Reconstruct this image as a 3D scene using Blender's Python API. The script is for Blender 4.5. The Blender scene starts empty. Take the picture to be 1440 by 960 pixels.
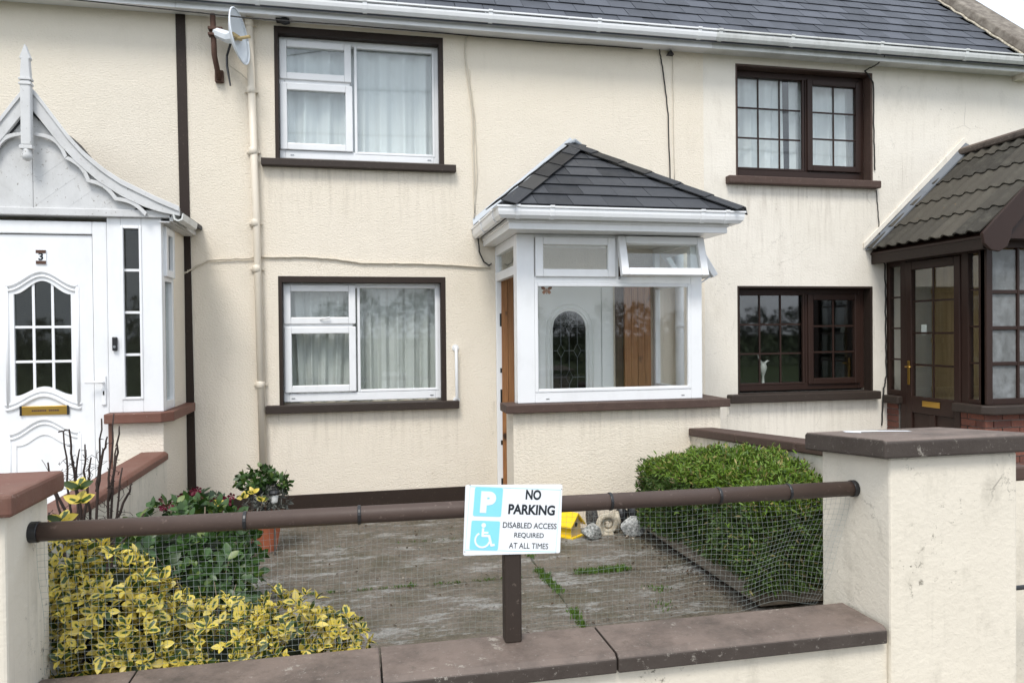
import bpy, bmesh, math, random
from mathutils import Vector, Matrix, Euler
R = math.radians
random.seed(7)
S = bpy.context.scene
C = S.collection

# ------------------------------------------------------------------ camera
CAM = Vector((0.0, -7.9, 1.86))
def cam_axes(yaw, pitch, roll):
    cy, sy, cp, sp, cr, sr = math.cos(yaw), math.sin(yaw), math.cos(pitch), math.sin(pitch), math.cos(roll), math.sin(roll)
    f = Vector((sy*cp, cy*cp, sp)); r = Vector((cy, -sy, 0)); u = r.cross(f)
    return cr*r + sr*u, -sr*r + cr*u, f
cr_, cu_, cf_ = cam_axes(R(11.94), R(-0.6), R(-0.55))
cd = bpy.data.cameras.new('camera'); cam = bpy.data.objects.new('camera', cd); C.objects.link(cam)
mw = Matrix((cr_, cu_, -cf_)).transposed().to_4x4(); mw.translation = CAM
cam.matrix_world = mw
cd.sensor_width = 36.0; cd.lens = 36.0*1040/1440; cd.clip_start = 0.05; cd.clip_end = 2000
S.camera = cam
def px(P):                       # where a point falls in the frame (only used to decide what is in view)
    v = Vector(P) - CAM; z = v.dot(cf_)
    if z < .1: return (-9999, -9999)
    return 720 + 1040*v.dot(cr_)/z, 480 - 1040*v.dot(cu_)/z

# ------------------------------------------------------------------ sky, sun, exposure
SUN_EL, SUN_AZ = 56.0, 203.0     # azimuth from +Y clockwise: behind the camera, a little to its left
w = bpy.data.worlds.new('World'); S.world = w; w.use_nodes = True
nt = w.node_tree; nt.nodes.clear()
sky = nt.nodes.new('ShaderNodeTexSky'); sky.sky_type = 'NISHITA'; sky.sun_disc = False
sky.sun_elevation = R(SUN_EL); sky.sun_rotation = R(SUN_AZ); sky.air_density = 1.0; sky.dust_density = 3.0
tc = nt.nodes.new('ShaderNodeTexCoord'); mp = nt.nodes.new('ShaderNodeMapping'); mp.inputs['Scale'].default_value = (1.2, 1.2, 3.0)
nz = nt.nodes.new('ShaderNodeTexNoise'); nz.inputs['Scale'].default_value = 2.2; nz.inputs['Detail'].default_value = 5
rp = nt.nodes.new('ShaderNodeValToRGB'); rp.color_ramp.elements[0].position = .3; rp.color_ramp.elements[1].position = .75
rp.color_ramp.elements[0].color = (7.0, 7.9, 9.2, 1); rp.color_ramp.elements[1].color = (9.5, 9.9, 10.5, 1)
mx = nt.nodes.new('ShaderNodeMixRGB'); mx.inputs[0].default_value = .85
bg = nt.nodes.new('ShaderNodeBackground'); bg.inputs[1].default_value = .1
wo = nt.nodes.new('ShaderNodeOutputWorld')
L = nt.links.new
L(tc.outputs['Generated'], mp.inputs[0]); L(mp.outputs[0], nz.inputs[0]); L(nz.outputs[0], rp.inputs[0])
L(sky.outputs[0], mx.inputs[1]); L(rp.outputs[0], mx.inputs[2]); L(mx.outputs[0], bg.inputs[0]); L(bg.outputs[0], wo.inputs[0])
sl = bpy.data.lights.new('sun', 'SUN'); sl.energy = 1.5; sl.angle = R(18); sl.color = (1, .96, .9)
so = bpy.data.objects.new('sun', sl); C.objects.link(so)
sd = Vector((math.sin(R(SUN_AZ))*math.cos(R(SUN_EL)), math.cos(R(SUN_AZ))*math.cos(R(SUN_EL)), math.sin(R(SUN_EL))))
so.rotation_euler = sd.to_track_quat('Z', 'Y').to_euler()
S.view_settings.view_transform = 'Standard'; S.view_settings.look = 'None'; S.view_settings.gamma = 1
S.view_settings.use_curve_mapping = False
S.view_settings.exposure = 0.82
S.render.engine = 'CYCLES'
S.cycles.max_bounces = 8; S.cycles.transparent_max_bounces = 16

# ------------------------------------------------------------------ materials
MATS = {}
class N:
    def __init__(s, name):
        s.m = bpy.data.materials.new(name); s.m.use_nodes = True; s.t = s.m.node_tree; s.t.nodes.clear()
        s.out = s.t.nodes.new('ShaderNodeOutputMaterial'); s.b = s.t.nodes.new('ShaderNodeBsdfPrincipled')
        s.l(s.b.outputs[0], s.out.inputs[0]); MATS[name] = s.m
        s.pos = s.t.nodes.new('ShaderNodeNewGeometry').outputs['Position']
    def l(s, a, b): s.t.links.new(a, b)
    def noise(s, scale, detail=4, rough=.55, stretch=(1, 1, 1), coord=None, dist=0):
        mp = s.t.nodes.new('ShaderNodeMapping'); mp.inputs['Scale'].default_value = stretch
        s.l(coord or s.pos, mp.inputs[0])
        n = s.t.nodes.new('ShaderNodeTexNoise'); n.inputs['Scale'].default_value = scale; n.inputs['Detail'].default_value = detail
        n.inputs['Roughness'].default_value = rough; n.inputs['Distortion'].default_value = dist
        s.l(mp.outputs[0], n.inputs[0]); return n.outputs[0]
    def ramp(s, fac, a, b, ca=(0, 0, 0, 1), cb=(1, 1, 1, 1)):
        r = s.t.nodes.new('ShaderNodeValToRGB'); e = r.color_ramp.elements
        e[0].position, e[1].position = a, b; e[0].color, e[1].color = ca, cb
        s.l(fac, r.inputs[0]); return r.outputs[0]
    def mix(s, fac, a, b, mode='MIX'):
        m = s.t.nodes.new('ShaderNodeMixRGB'); m.blend_type = mode
        for v, i in ((fac, 0), (a, 1), (b, 2)):
            if hasattr(v, 'is_linked') or hasattr(v, 'links'): s.l(v, m.inputs[i])
            elif i == 0: m.inputs[0].default_value = v
            else: m.inputs[i].default_value = (*v[:3], 1)
        return m.outputs[0]
    def math(s, op, a, b=0.0):
        m = s.t.nodes.new('ShaderNodeMath'); m.operation = op
        for v, i in ((a, 0), (b, 1)):
            if hasattr(v, 'links'): s.l(v, m.inputs[i])
            else: m.inputs[i].default_value = v
        return m.outputs[0]
    def crack(s, scale, width, stretch=(1, 1, 1)):
        wob = s.noise(2.2, 7, .75)
        mp = s.t.nodes.new('ShaderNodeMapping'); mp.inputs['Scale'].default_value = stretch
        ad = s.mix(.45, s.pos, wob, 'ADD'); s.l(ad, mp.inputs[0])
        v = s.t.nodes.new('ShaderNodeTexVoronoi'); v.feature = 'DISTANCE_TO_EDGE'; v.inputs['Scale'].default_value = scale
        s.l(mp.outputs[0], v.inputs[0])
        return s.ramp(v.outputs[0], 0, width, (1, 1, 1, 1), (0, 0, 0, 1))
    def bump(s, h, strength, dist=.01, prev=None):
        b = s.t.nodes.new('ShaderNodeBump'); b.inputs['Strength'].default_value = strength; b.inputs['Distance'].default_value = dist
        s.l(h, b.inputs['Height'])
        if prev is not None: s.l(prev, b.inputs['Normal'])
        return b.outputs[0]
    def fin(s, col=None, rough=None, nrm=None, **k):
        if col is not None:
            if hasattr(col, 'links'): s.l(col, s.b.inputs['Base Color'])
            else: s.b.inputs['Base Color'].default_value = (*col, 1)
        if rough is not None:
            if hasattr(rough, 'links'): s.l(rough, s.b.inputs['Roughness'])
            else: s.b.inputs['Roughness'].default_value = rough
        if nrm is not None: s.l(nrm, s.b.inputs['Normal'])
        for a, v in k.items(): s.b.inputs[a].default_value = v
        return s.m
def objrand(n):
    o = n.t.nodes.new('ShaderNodeObjectInfo').outputs['Random']
    g = n.t.nodes.new('ShaderNodeNewGeometry').outputs['Random Per Island']
    return n.math('FRACT', n.math('ADD', o, g))

def render_mat(name, base, dirt, amount, crackamt=0.0, coarse=55, bump=.55, sills=()):
    n = N(name)
    big = n.ramp(n.noise(1.1, 5, .6), .38, .72)
    strk = n.ramp(n.noise(4.0, 6, .68, (1, 1, .4)), .54, .80)
    spk = n.ramp(n.noise(26, 4, .75), .60, .70)
    patch = n.ramp(n.noise(2.3, 5, .65), .52, .66)
    c = n.mix(n.math('MULTIPLY', big, .4*amount), base, [x*.9 for x in base])
    c = n.mix(n.math('MULTIPLY', strk, .22*amount), c, dirt)
    c = n.mix(n.math('MULTIPLY', n.math('MULTIPLY', spk, patch), .7*amount), c, [x*.45 for x in dirt])
    if sills:
        xyz = n.t.nodes.new('ShaderNodeSeparateXYZ'); n.l(n.pos, xyz.inputs[0])
        drip = n.ramp(n.noise(11.0, 6, .75, (1.6, 1.6, .12)), .47, .66)
        for x0, x1, zt, ln in sills:
            inx = n.math('MULTIPLY', n.math('GREATER_THAN', xyz.outputs[0], x0), n.math('LESS_THAN', xyz.outputs[0], x1))
            fall = n.math('SUBTRACT', 1.0, n.math('MULTIPLY', n.math('SUBTRACT', zt, xyz.outputs[2]), 1/ln))
            fall = n.math('MULTIPLY', n.ramp(fall, 0, 1), n.math('LESS_THAN', xyz.outputs[2], zt))
            c = n.mix(n.math('MULTIPLY', n.math('MULTIPLY', inx, fall), n.math('MULTIPLY', drip, .55)), c, dirt)
    runs = n.math('MULTIPLY', n.ramp(n.noise(9.0, 5, .7, (2.2, 2.2, .10)), .52, .74), n.ramp(n.noise(.9, 4, .6), .46, .66))
    c = n.mix(n.math('MULTIPLY', runs, .30*amount), c, dirt)
    c = n.mix(n.math('MULTIPLY', n.ramp(n.noise(70, 3, .75), .70, .75), .35), c, [x*.55 for x in dirt])
    warm = n.ramp(n.noise(.55, 3, .5), .4, .7); c = n.mix(n.math('MULTIPLY', warm, .30), c, (base[0]*.97, base[1]*.95, base[2]*.88))
    if crackamt:
        cm = n.math('MULTIPLY', n.crack(1.35, .007), n.ramp(n.noise(1.9, 3), .52, .62))
        c = n.mix(n.math('MULTIPLY', cm, crackamt), c, [x*.35 for x in dirt])
    h1 = n.noise(coarse, 3, .6, (1, 1, 1.25), dist=.4); h2 = n.noise(coarse*3.2, 2, .5)
    b = n.bump(h2, bump*.5, .004, n.bump(h1, bump, .011, n.bump(n.noise(4, 3), .25, .02)))
    return n.fin(c, .9, b)
CREAM = (.79, .715, .60)
render_mat('render_cream', CREAM, (.44, .38, .30), .8, bump=.85, sills=((-.91, 1.07, 3.6, .75), (-.9, 1.07, 1.09, .6), (1.37, 3.6, 1.13, .45)))
render_mat('render_old', (.78, .73, .645), (.38, .33, .27), 1.9, .32, 40, .42, ((4.22, 6.22, 3.6, .9), (4.22, 6.2, 1.05, .6)))
render_mat('render_pillar', (.72, .66, .555), (.22, .20, .155), 2.8, .6, 28, .3)
render_mat('render_left', (.77, .70, .59), (.48, .42, .34), .6, bump=.8)

def paint(name, base, rough=.5, var=.2, scale=9, chip=None, chipamt=0, bump=.12, dirt=0.0):
    n = N(name)
    c = n.mix(n.math('MULTIPLY', n.ramp(n.noise(scale, 5, .65), .35, .75), var), base, [x*.6 for x in base])
    if dirt:
        c = n.mix(n.math('MULTIPLY', n.ramp(n.noise(3.5, 6, .7, (1, 1, .5)), .48, .75), dirt), c, (.2, .19, .15))
    if chip:
        c = n.mix(n.math('MULTIPLY', n.ramp(n.noise(38, 4, .7), .63, .67), chipamt), c, chip)
    b = n.bump(n.noise(70, 4), bump, .004)
    if rough > .45: n.b.inputs['Specular IOR Level'].default_value = .28
    return n.fin(c, rough, b)
paint('brown_paint', (.040, .029, .023), .55, .35, 12, (.25, .2, .16), .25)
paint('brown_trim', (.030, .0195, .0145), .6, .3, 12, (.2, .15, .12), .2)
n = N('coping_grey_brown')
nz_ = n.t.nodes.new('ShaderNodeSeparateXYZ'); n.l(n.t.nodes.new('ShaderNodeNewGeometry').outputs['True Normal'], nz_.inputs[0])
topside = n.math('MULTIPLY', n.ramp(nz_.outputs[2], .5, .9), n.ramp(n.noise(3.5, 7, .75), .25, .55))
c = n.mix(topside, (.044, .032, .025), (.175, .132, .108))  # upward faces mixed paler than the sides, broken up by noise
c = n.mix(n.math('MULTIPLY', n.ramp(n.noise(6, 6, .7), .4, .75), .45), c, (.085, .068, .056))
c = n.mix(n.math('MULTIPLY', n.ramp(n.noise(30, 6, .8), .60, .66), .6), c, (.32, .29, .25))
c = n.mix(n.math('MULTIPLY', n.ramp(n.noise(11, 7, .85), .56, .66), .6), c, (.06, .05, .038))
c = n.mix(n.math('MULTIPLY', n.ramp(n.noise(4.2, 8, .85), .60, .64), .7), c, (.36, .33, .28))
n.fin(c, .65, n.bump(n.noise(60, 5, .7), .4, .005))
paint('coping_red', (.17, .078, .056), .62, .5, 6, (.34, .27, .22), .4, .3, .2)
paint('sill_brown', (.085, .054, .043), .6, .5, 8, (.3, .25, .2), .3, .3)
paint('rail_brown', (.074, .050, .040), .5, .4, 6, (.25, .19, .16), .3, .15)
paint('upvc', (.81, .815, .82), .25, .08, 3, dirt=.12, bump=.02)
paint('upvc_dirty', (.66, .67, .65), .4, .2, 6, dirt=.45, bump=.05)
paint('white_wood', (.62, .62, .615), .6, .25, 6, (.22, .20, .17), .8, .3, .25)
paint('brown_frame', (.030, .0150, .0108), .46, .3, 6, bump=.05)
paint('cream_pipe', (.72, .645, .53), .45, .2, 5, bump=.05)
paint('black_plastic', (.014, .014, .015), .4, .1, bump=.02)
paint('cable_cream', (.6, .54, .44), .6, .3, 14)
paint('cable_black', (.03, .028, .026), .6, .1)
paint('lead', (.16, .175, .195), .5, .5, 10, bump=.2)
paint('lead_pale', (.42, .46, .50), .45, .4, 10, bump=.2)
paint('terracotta', (.42, .13, .065), .7, .4, 9, bump=.2)
paint('soil', (.035, .025, .018), .95, .5, 20, bump=.8)
paint('joint_moss', (.055, .06, .022), .95, .6, 14, (.09, .13, .02), .8, .8)
paint('ornament_glaze', (.42, .42, .40), .4, .2)
paint('dish_grey', (.72, .76, .80), .4, .12, 8, bump=.03)
paint('rust', (.10, .055, .04), .75, .6, 14, (.03, .025, .02), .8, .4)
paint('yellow_paint', (.80, .55, .02), .5, .15, 14, bump=.1)
paint('timber_pale', (.5, .38, .19), .6, .2, 8)
paint('asphalt', (.05, .05, .052), .9, .4, 20, bump=.6)
paint('paving', (.26, .25, .235), .9, .4, 6, bump=.4)
paint('grass_ground', (.05, .075, .02), .95, .5, 3, bump=.5)
paint('room', (.16, .15, .14), .9, .2)
paint('room_dark', (.035, .034, .033), .9, .2)
paint('white_gloss', (.86, .89, .88), .35, .08, 4, bump=.02)
paint('print_dark', (.022, .026, .032), .5, 0)
paint('print_blue', (.26, .70, .86), .4, .04)
paint('sign_white', (.84, .86, .88), .35, .05, 5, bump=.02)
paint('pale_cloth', (.75, .75, .72), .9, .1)
paint('flower_red', (.11, .006, .022), .6, .5, 40)
paint('butterfly', (.22, .12, .075), .6, .7, 90)
n = N('brass'); n.fin((.62, .38, .09), .3, Metallic=1.0)
n = N('steel'); n.fin((.35, .36, .37), .35, Metallic=1.0)
n = N('net_wire'); n.fin((.26, .29, .27), .5)

# timber boards with knots
n = N('timber')
g = n.noise(3.0, 6, .6, (14, 14, .8), dist=1.2)
kn = n.ramp(n.noise(7.5, 2, .4, (1, 1, .6)), .70, .78)
c = n.ramp(g, .3, .75, (.21, .085, .028, 1), (.40, .19, .07, 1))
r = objrand(n); c = n.mix(n.math('MULTIPLY', r, .35), c, (.20, .09, .03)); c = n.mix(kn, c, (.035, .016, .008))
n.fin(c, .55, n.bump(g, .15, .004))
n = N('timber_shaded'); g = n.noise(3.0, 6, .6, (14, 14, .8)); n.fin(n.ramp(g, .3, .75, (.035, .018, .009, 1), (.085, .045, .02, 1)), .6)  # darkened timber for a plank edge in shadow
n = N('timber_tan'); g = n.noise(2.5, 6, .6, (9, 9, .6)); n.fin(n.ramp(g, .3, .75, (.34, .22, .10, 1), (.52, .36, .18, 1)), .55)
n = N('timber_old'); g = n.noise(3.0, 6, .7, (1.2, 1.2, 14)); n.fin(n.ramp(g, .3, .75, (.09, .073, .056, 1), (.30, .25, .195, 1)), .85, n.bump(g, .3, .005))

# slates
def slate(name, a, b):
    n = N(name); r = objrand(n)
    c = n.mix(r, a, b)
    c = n.mix(n.math('MULTIPLY', n.ramp(n.noise(5, 5, .7), .45, .8), .35), c, [x*1.5 for x in b])
    lich = n.ramp(n.noise(30, 4, .75), .70, .76); c = n.mix(n.math('MULTIPLY', lich, .5), c, (.30, .31, .28))
    n.b.inputs['Specular IOR Level'].default_value = .3
    n.fin(c, .6, n.bump(n.noise(40, 4), .3, .004))
slate('slate', (.036, .040, .049), (.072, .078, .094))
slate('slate_dark', (.022, .024, .028), (.055, .058, .065))
slate('hip_slate', (.018, .018, .019), (.045, .044, .042))
n = N('slate_moss'); c = n.mix(n.ramp(n.noise(30, 4, .75), .62, .74), (.03, .032, .036), (.20, .19, .15)); n.fin(c, .8, n.bump(n.noise(50, 4), .5, .005))
n = N('roof_tile'); r = objrand(n); c = n.mix(r, (.030, .026, .019), (.068, .059, .044))
c = n.mix(n.math('MULTIPLY', n.ramp(n.noise(9, 5, .7), .5, .75), .6), c, (.085, .08, .06))
c = n.mix(n.ramp(n.noise(17, 3, .6), .74, .78), c, (.34, .18, .04)); n.fin(c, .85, n.bump(n.noise(90, 4), .5, .005))
n = N('concrete_verge'); c = n.mix(n.ramp(n.noise(8, 6, .7), .4, .7), (.12, .10, .08), (.26, .23, .19)); n.fin(c, .95, n.bump(n.noise(40, 4), .5, .01))
n = N('brick_red'); r = objrand(n); c = n.mix(r, (.11, .038, .026), (.20, .068, .042)); c = n.mix(n.ramp(n.noise(40, 4), .45, .75), c, (.09, .05, .04)); n.fin(c, .9, n.bump(n.noise(80, 4), .5, .005))
n = N('mortar'); n.fin(n.mix(n.noise(30), (.12, .11, .10), (.26, .24, .21)), .95)

# yard concrete: brown grey, mossy, with pale lime worn patches
n = N('yard_concrete')
fine = n.ramp(n.noise(34, 8, .85), .36, .64)
grit = n.ramp(n.noise(110, 3, .7), .35, .68)
mid = n.ramp(n.noise(6.5, 8, .78), .38, .62)
big = n.ramp(n.noise(1.3, 5, .6), .38, .62)
pale = n.ramp(n.noise(2.6, 9, .80, (.65, 1.6, 1)), .53, .59)
moss = n.ramp(n.noise(2.2, 8, .75), .46, .60)
c = n.mix(fine, (.09, .07, .05), (.54, .46, .365))
c = n.mix(n.math('MULTIPLY', grit, .35), c, (.42, .37, .30))
c = n.mix(n.math('MULTIPLY', mid, .5), c, (.095, .074, .05))
c = n.mix(n.math('MULTIPLY', big, .35), c, (.38, .32, .255))
brush = n.ramp(n.noise(5, 6, .8, (1.2, 11, 1), dist=.3), .40, .60)
c = n.mix(n.math('MULTIPLY', brush, .36), c, (.085, .064, .043))
c = n.mix(n.math('MULTIPLY', moss, .5), c, n.mix(fine, (.034, .032, .010), (.15, .135, .05)))
c = n.mix(n.math('MULTIPLY', pale, n.math('ADD', n.math('MULTIPLY', fine, .6), .3)), c, (.66, .65, .62))
rgh = n.ramp(n.noise(1.6, 5, .6), .4, .6, (.45, .45, .45, 1), (.85, .85, .85, 1))
n.fin(c, rgh, n.bump(fine, .9, .014, n.bump(brush, .6, .012, n.bump(mid, .5, .014))))

# rocks
def rock(name, a, b, sc):
    n = N(name); v = n.noise(sc, 5, .8); n.fin(n.ramp(v, .4, .62, (*a, 1), (*b, 1)), .9, n.bump(v, .6, .01))
rock('granite', (.08, .085, .08), (.5, .5, .47), 55); rock('rock_dark', (.02, .02, .022), (.13, .125, .115), 45)
rock('limestone', (.3, .26, .19), (.62, .56, .45), 22); rock('granite_pale', (.16, .165, .16), (.62, .62, .60), 45)

# leaves (u across 0..1, v along 0..1)
def leaf_mat(name, inner, edge, spread, mixw=.33, rough=.4, rnd=.5, alt=None, trans=.22):
    n = N(name)
    uv = n.t.nodes.new('ShaderNodeUVMap').outputs[0]
    sp = n.t.nodes.new('ShaderNodeSeparateXYZ'); n.l(uv, sp.inputs[0])
    r = objrand(n)
    du = n.math('ABSOLUTE', n.math('SUBTRACT', sp.outputs[0], .5))
    dv = n.math('MULTIPLY', n.math('ABSOLUTE', n.math('SUBTRACT', sp.outputs[1], .47)), .62)
    d = n.math('ADD', n.math('MAXIMUM', du, dv), n.math('MULTIPLY', n.math('SUBTRACT', n.noise(55, 3), .5), .22))
    thr = n.math('ADD', n.math('MULTIPLY', r, spread), mixw - spread*.5)
    f = n.ramp(n.math('ADD', n.math('SUBTRACT', d, thr), .5), .47, .53)
    e = n.mix(r, edge, [edge[0]*.7, edge[1]*.72, edge[2]*.8]); i = n.mix(r, inner, [x*.55 for x in inner])
    c = n.mix(f, i, e)
    if alt: 
        r2 = n.math('FRACT', n.math('MULTIPLY', r, 7.3)); c = n.mix(n.ramp(r2, .86, .90), c, alt)
    n.fin(c, rough)
    n.b.inputs['Subsurface Weight'].default_value = 0
    tr = n.t.nodes.new('ShaderNodeBsdfTranslucent'); n.l(c, tr.inputs[0])
    ms = n.t.nodes.new('ShaderNodeMixShader'); ms.inputs[0].default_value = trans
    n.l(n.b.outputs[0], ms.inputs[1]); n.l(tr.outputs[0], ms.inputs[2]); n.l(ms.outputs[0], n.out.inputs[0])
leaf_mat('leaf_variegated', (.06, .11, .018), (.79, .63, .11), .34, .19, .42, alt=(.72, .58, .16))
leaf_mat('leaf_green', (.05, .115, .02), (.03, .075, .015), .2, alt=(.12, .17, .03))
leaf_mat('leaf_fresh', (.036, .088, .013), (.024, .06, .010), .2, alt=(.08, .13, .02))
leaf_mat('leaf_dark', (.022, .05, .014), (.03, .06, .02), .2)
leaf_mat('leaf_hedge', (.052, .105, .009), (.030, .070, .006), .2, rough=.65, alt=(.11, .085, .03), trans=.05)  # side leaves: older growth, darkened further to carry the shade
leaf_mat('leaf_hedge_lit_tip', (.15, .25, .016), (.08, .165, .010), .2, rough=.6, alt=(.27, .22, .07), trans=.12)  # top leaves: fresh growth, brightened further with light from above in the colour
leaf_mat('leaf_dry', (.10, .06, .03), (.05, .03, .018), .2, rough=.9, alt=(.45, .40, .32))
leaf_mat('leaf_grey', (.16, .17, .15), (.13, .13, .11), .2, rough=.8)
leaf_mat('grass', (.10, .19, .02), (.08, .15, .015), .2, rough=.6)
leaf_mat('leaf_tree', (.05, .062, .03), (.042, .052, .026), .2, rough=.7)
n = N('bark'); n.fin(n.mix(n.noise(60), (.018, .011, .009), (.05, .032, .026)), .85)
n = N('bark_pale'); n.fin(n.mix(n.noise(60), (.16, .12, .08), (.28, .22, .16)), .85)
n = N('hedge_core'); n.fin((.012, .018, .006), 1.0)  # near-black fill that paints the shade deep inside the plants

def glass(name, f0=.06, tint=(.96, .98, .97), rough=0.0):
    m = bpy.data.materials.new(name); m.use_nodes = True; t = m.node_tree; t.nodes.clear(); MATS[name] = m
    o = t.nodes.new('ShaderNodeOutputMaterial'); ms = t.nodes.new('ShaderNodeMixShader')
    lw = t.nodes.new('ShaderNodeLayerWeight'); lw.inputs[0].default_value = .5      # facing = 1 - |cos|; Schlick per face
    pw = t.nodes.new('ShaderNodeMath'); pw.operation = 'POWER'; t.links.new(lw.outputs['Facing'], pw.inputs[0]); pw.inputs[1].default_value = 5
    f = t.nodes.new('ShaderNodeMath'); f.operation = 'MULTIPLY_ADD'; t.links.new(pw.outputs[0], f.inputs[0]); f.inputs[1].default_value = 1-f0; f.inputs[2].default_value = f0
    a = t.nodes.new('ShaderNodeBsdfTransparent'); a.inputs[0].default_value = (*tint, 1)
    g = t.nodes.new('ShaderNodeBsdfGlossy'); g.inputs['Roughness'].default_value = rough
    t.links.new(f.outputs[0], ms.inputs[0]); t.links.new(a.outputs[0], ms.inputs[1]); t.links.new(g.outputs[0], ms.inputs[2]); t.links.new(ms.outputs[0], o.inputs[0])
glass('glass', .075, rough=.03); glass('glass_dark', .05, (.55, .58, .56), .03); glass('glass_clear', .045, (.985, .99, .985), .025)
n = N('glass_frosted'); f = n.ramp(n.noise(7, 8, .78), .38, .66)
n.fin(n.mix(f, (.15, .155, .15), (.38, .395, .40)), .4)
tr = n.t.nodes.new('ShaderNodeBsdfTranslucent'); tr.inputs[0].default_value = (.8, .82, .82, 1)
m1 = n.t.nodes.new('ShaderNodeMixShader'); m1.inputs[0].default_value = .4
n.l(n.b.outputs[0], m1.inputs[1]); n.l(tr.outputs[0], m1.inputs[2]); n.l(m1.outputs[0], n.out.inputs[0])
# net curtain: white cloth that lets some light through
n = N('net_curtain'); n.fin((.88, .90, .92), .9)
tr = n.t.nodes.new('ShaderNodeBsdfTranslucent'); tr.inputs[0].default_value = (.8, .82, .84, 1)
tp = n.t.nodes.new('ShaderNodeBsdfTransparent')
m1 = n.t.nodes.new('ShaderNodeMixShader'); m1.inputs[0].default_value = .12; m2 = n.t.nodes.new('ShaderNodeMixShader'); m2.inputs[0].default_value = .10
n.l(n.b.outputs[0], m1.inputs[1]); n.l(tr.outputs[0], m1.inputs[2]); n.l(m1.outputs[0], m2.inputs[1]); n.l(tp.outputs[0], m2.inputs[2]); n.l(m2.outputs[0], n.out.inputs[0])

n = N('net_curtain_dimmed'); f = n.ramp(n.noise(2, 4), .3, .7); n.fin(n.mix(f, (.64, .645, .63), (.80, .80, .785)), .9)  # greyed copy of the cloth: the panes' dim tree reflections put into its colour
tp = n.t.nodes.new('ShaderNodeBsdfTransparent'); m2 = n.t.nodes.new('ShaderNodeMixShader'); m2.inputs[0].default_value = .22
n.l(n.b.outputs[0], m2.inputs[1]); n.l(tp.outputs[0], m2.inputs[2]); n.l(m2.outputs[0], n.out.inputs[0])

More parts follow.
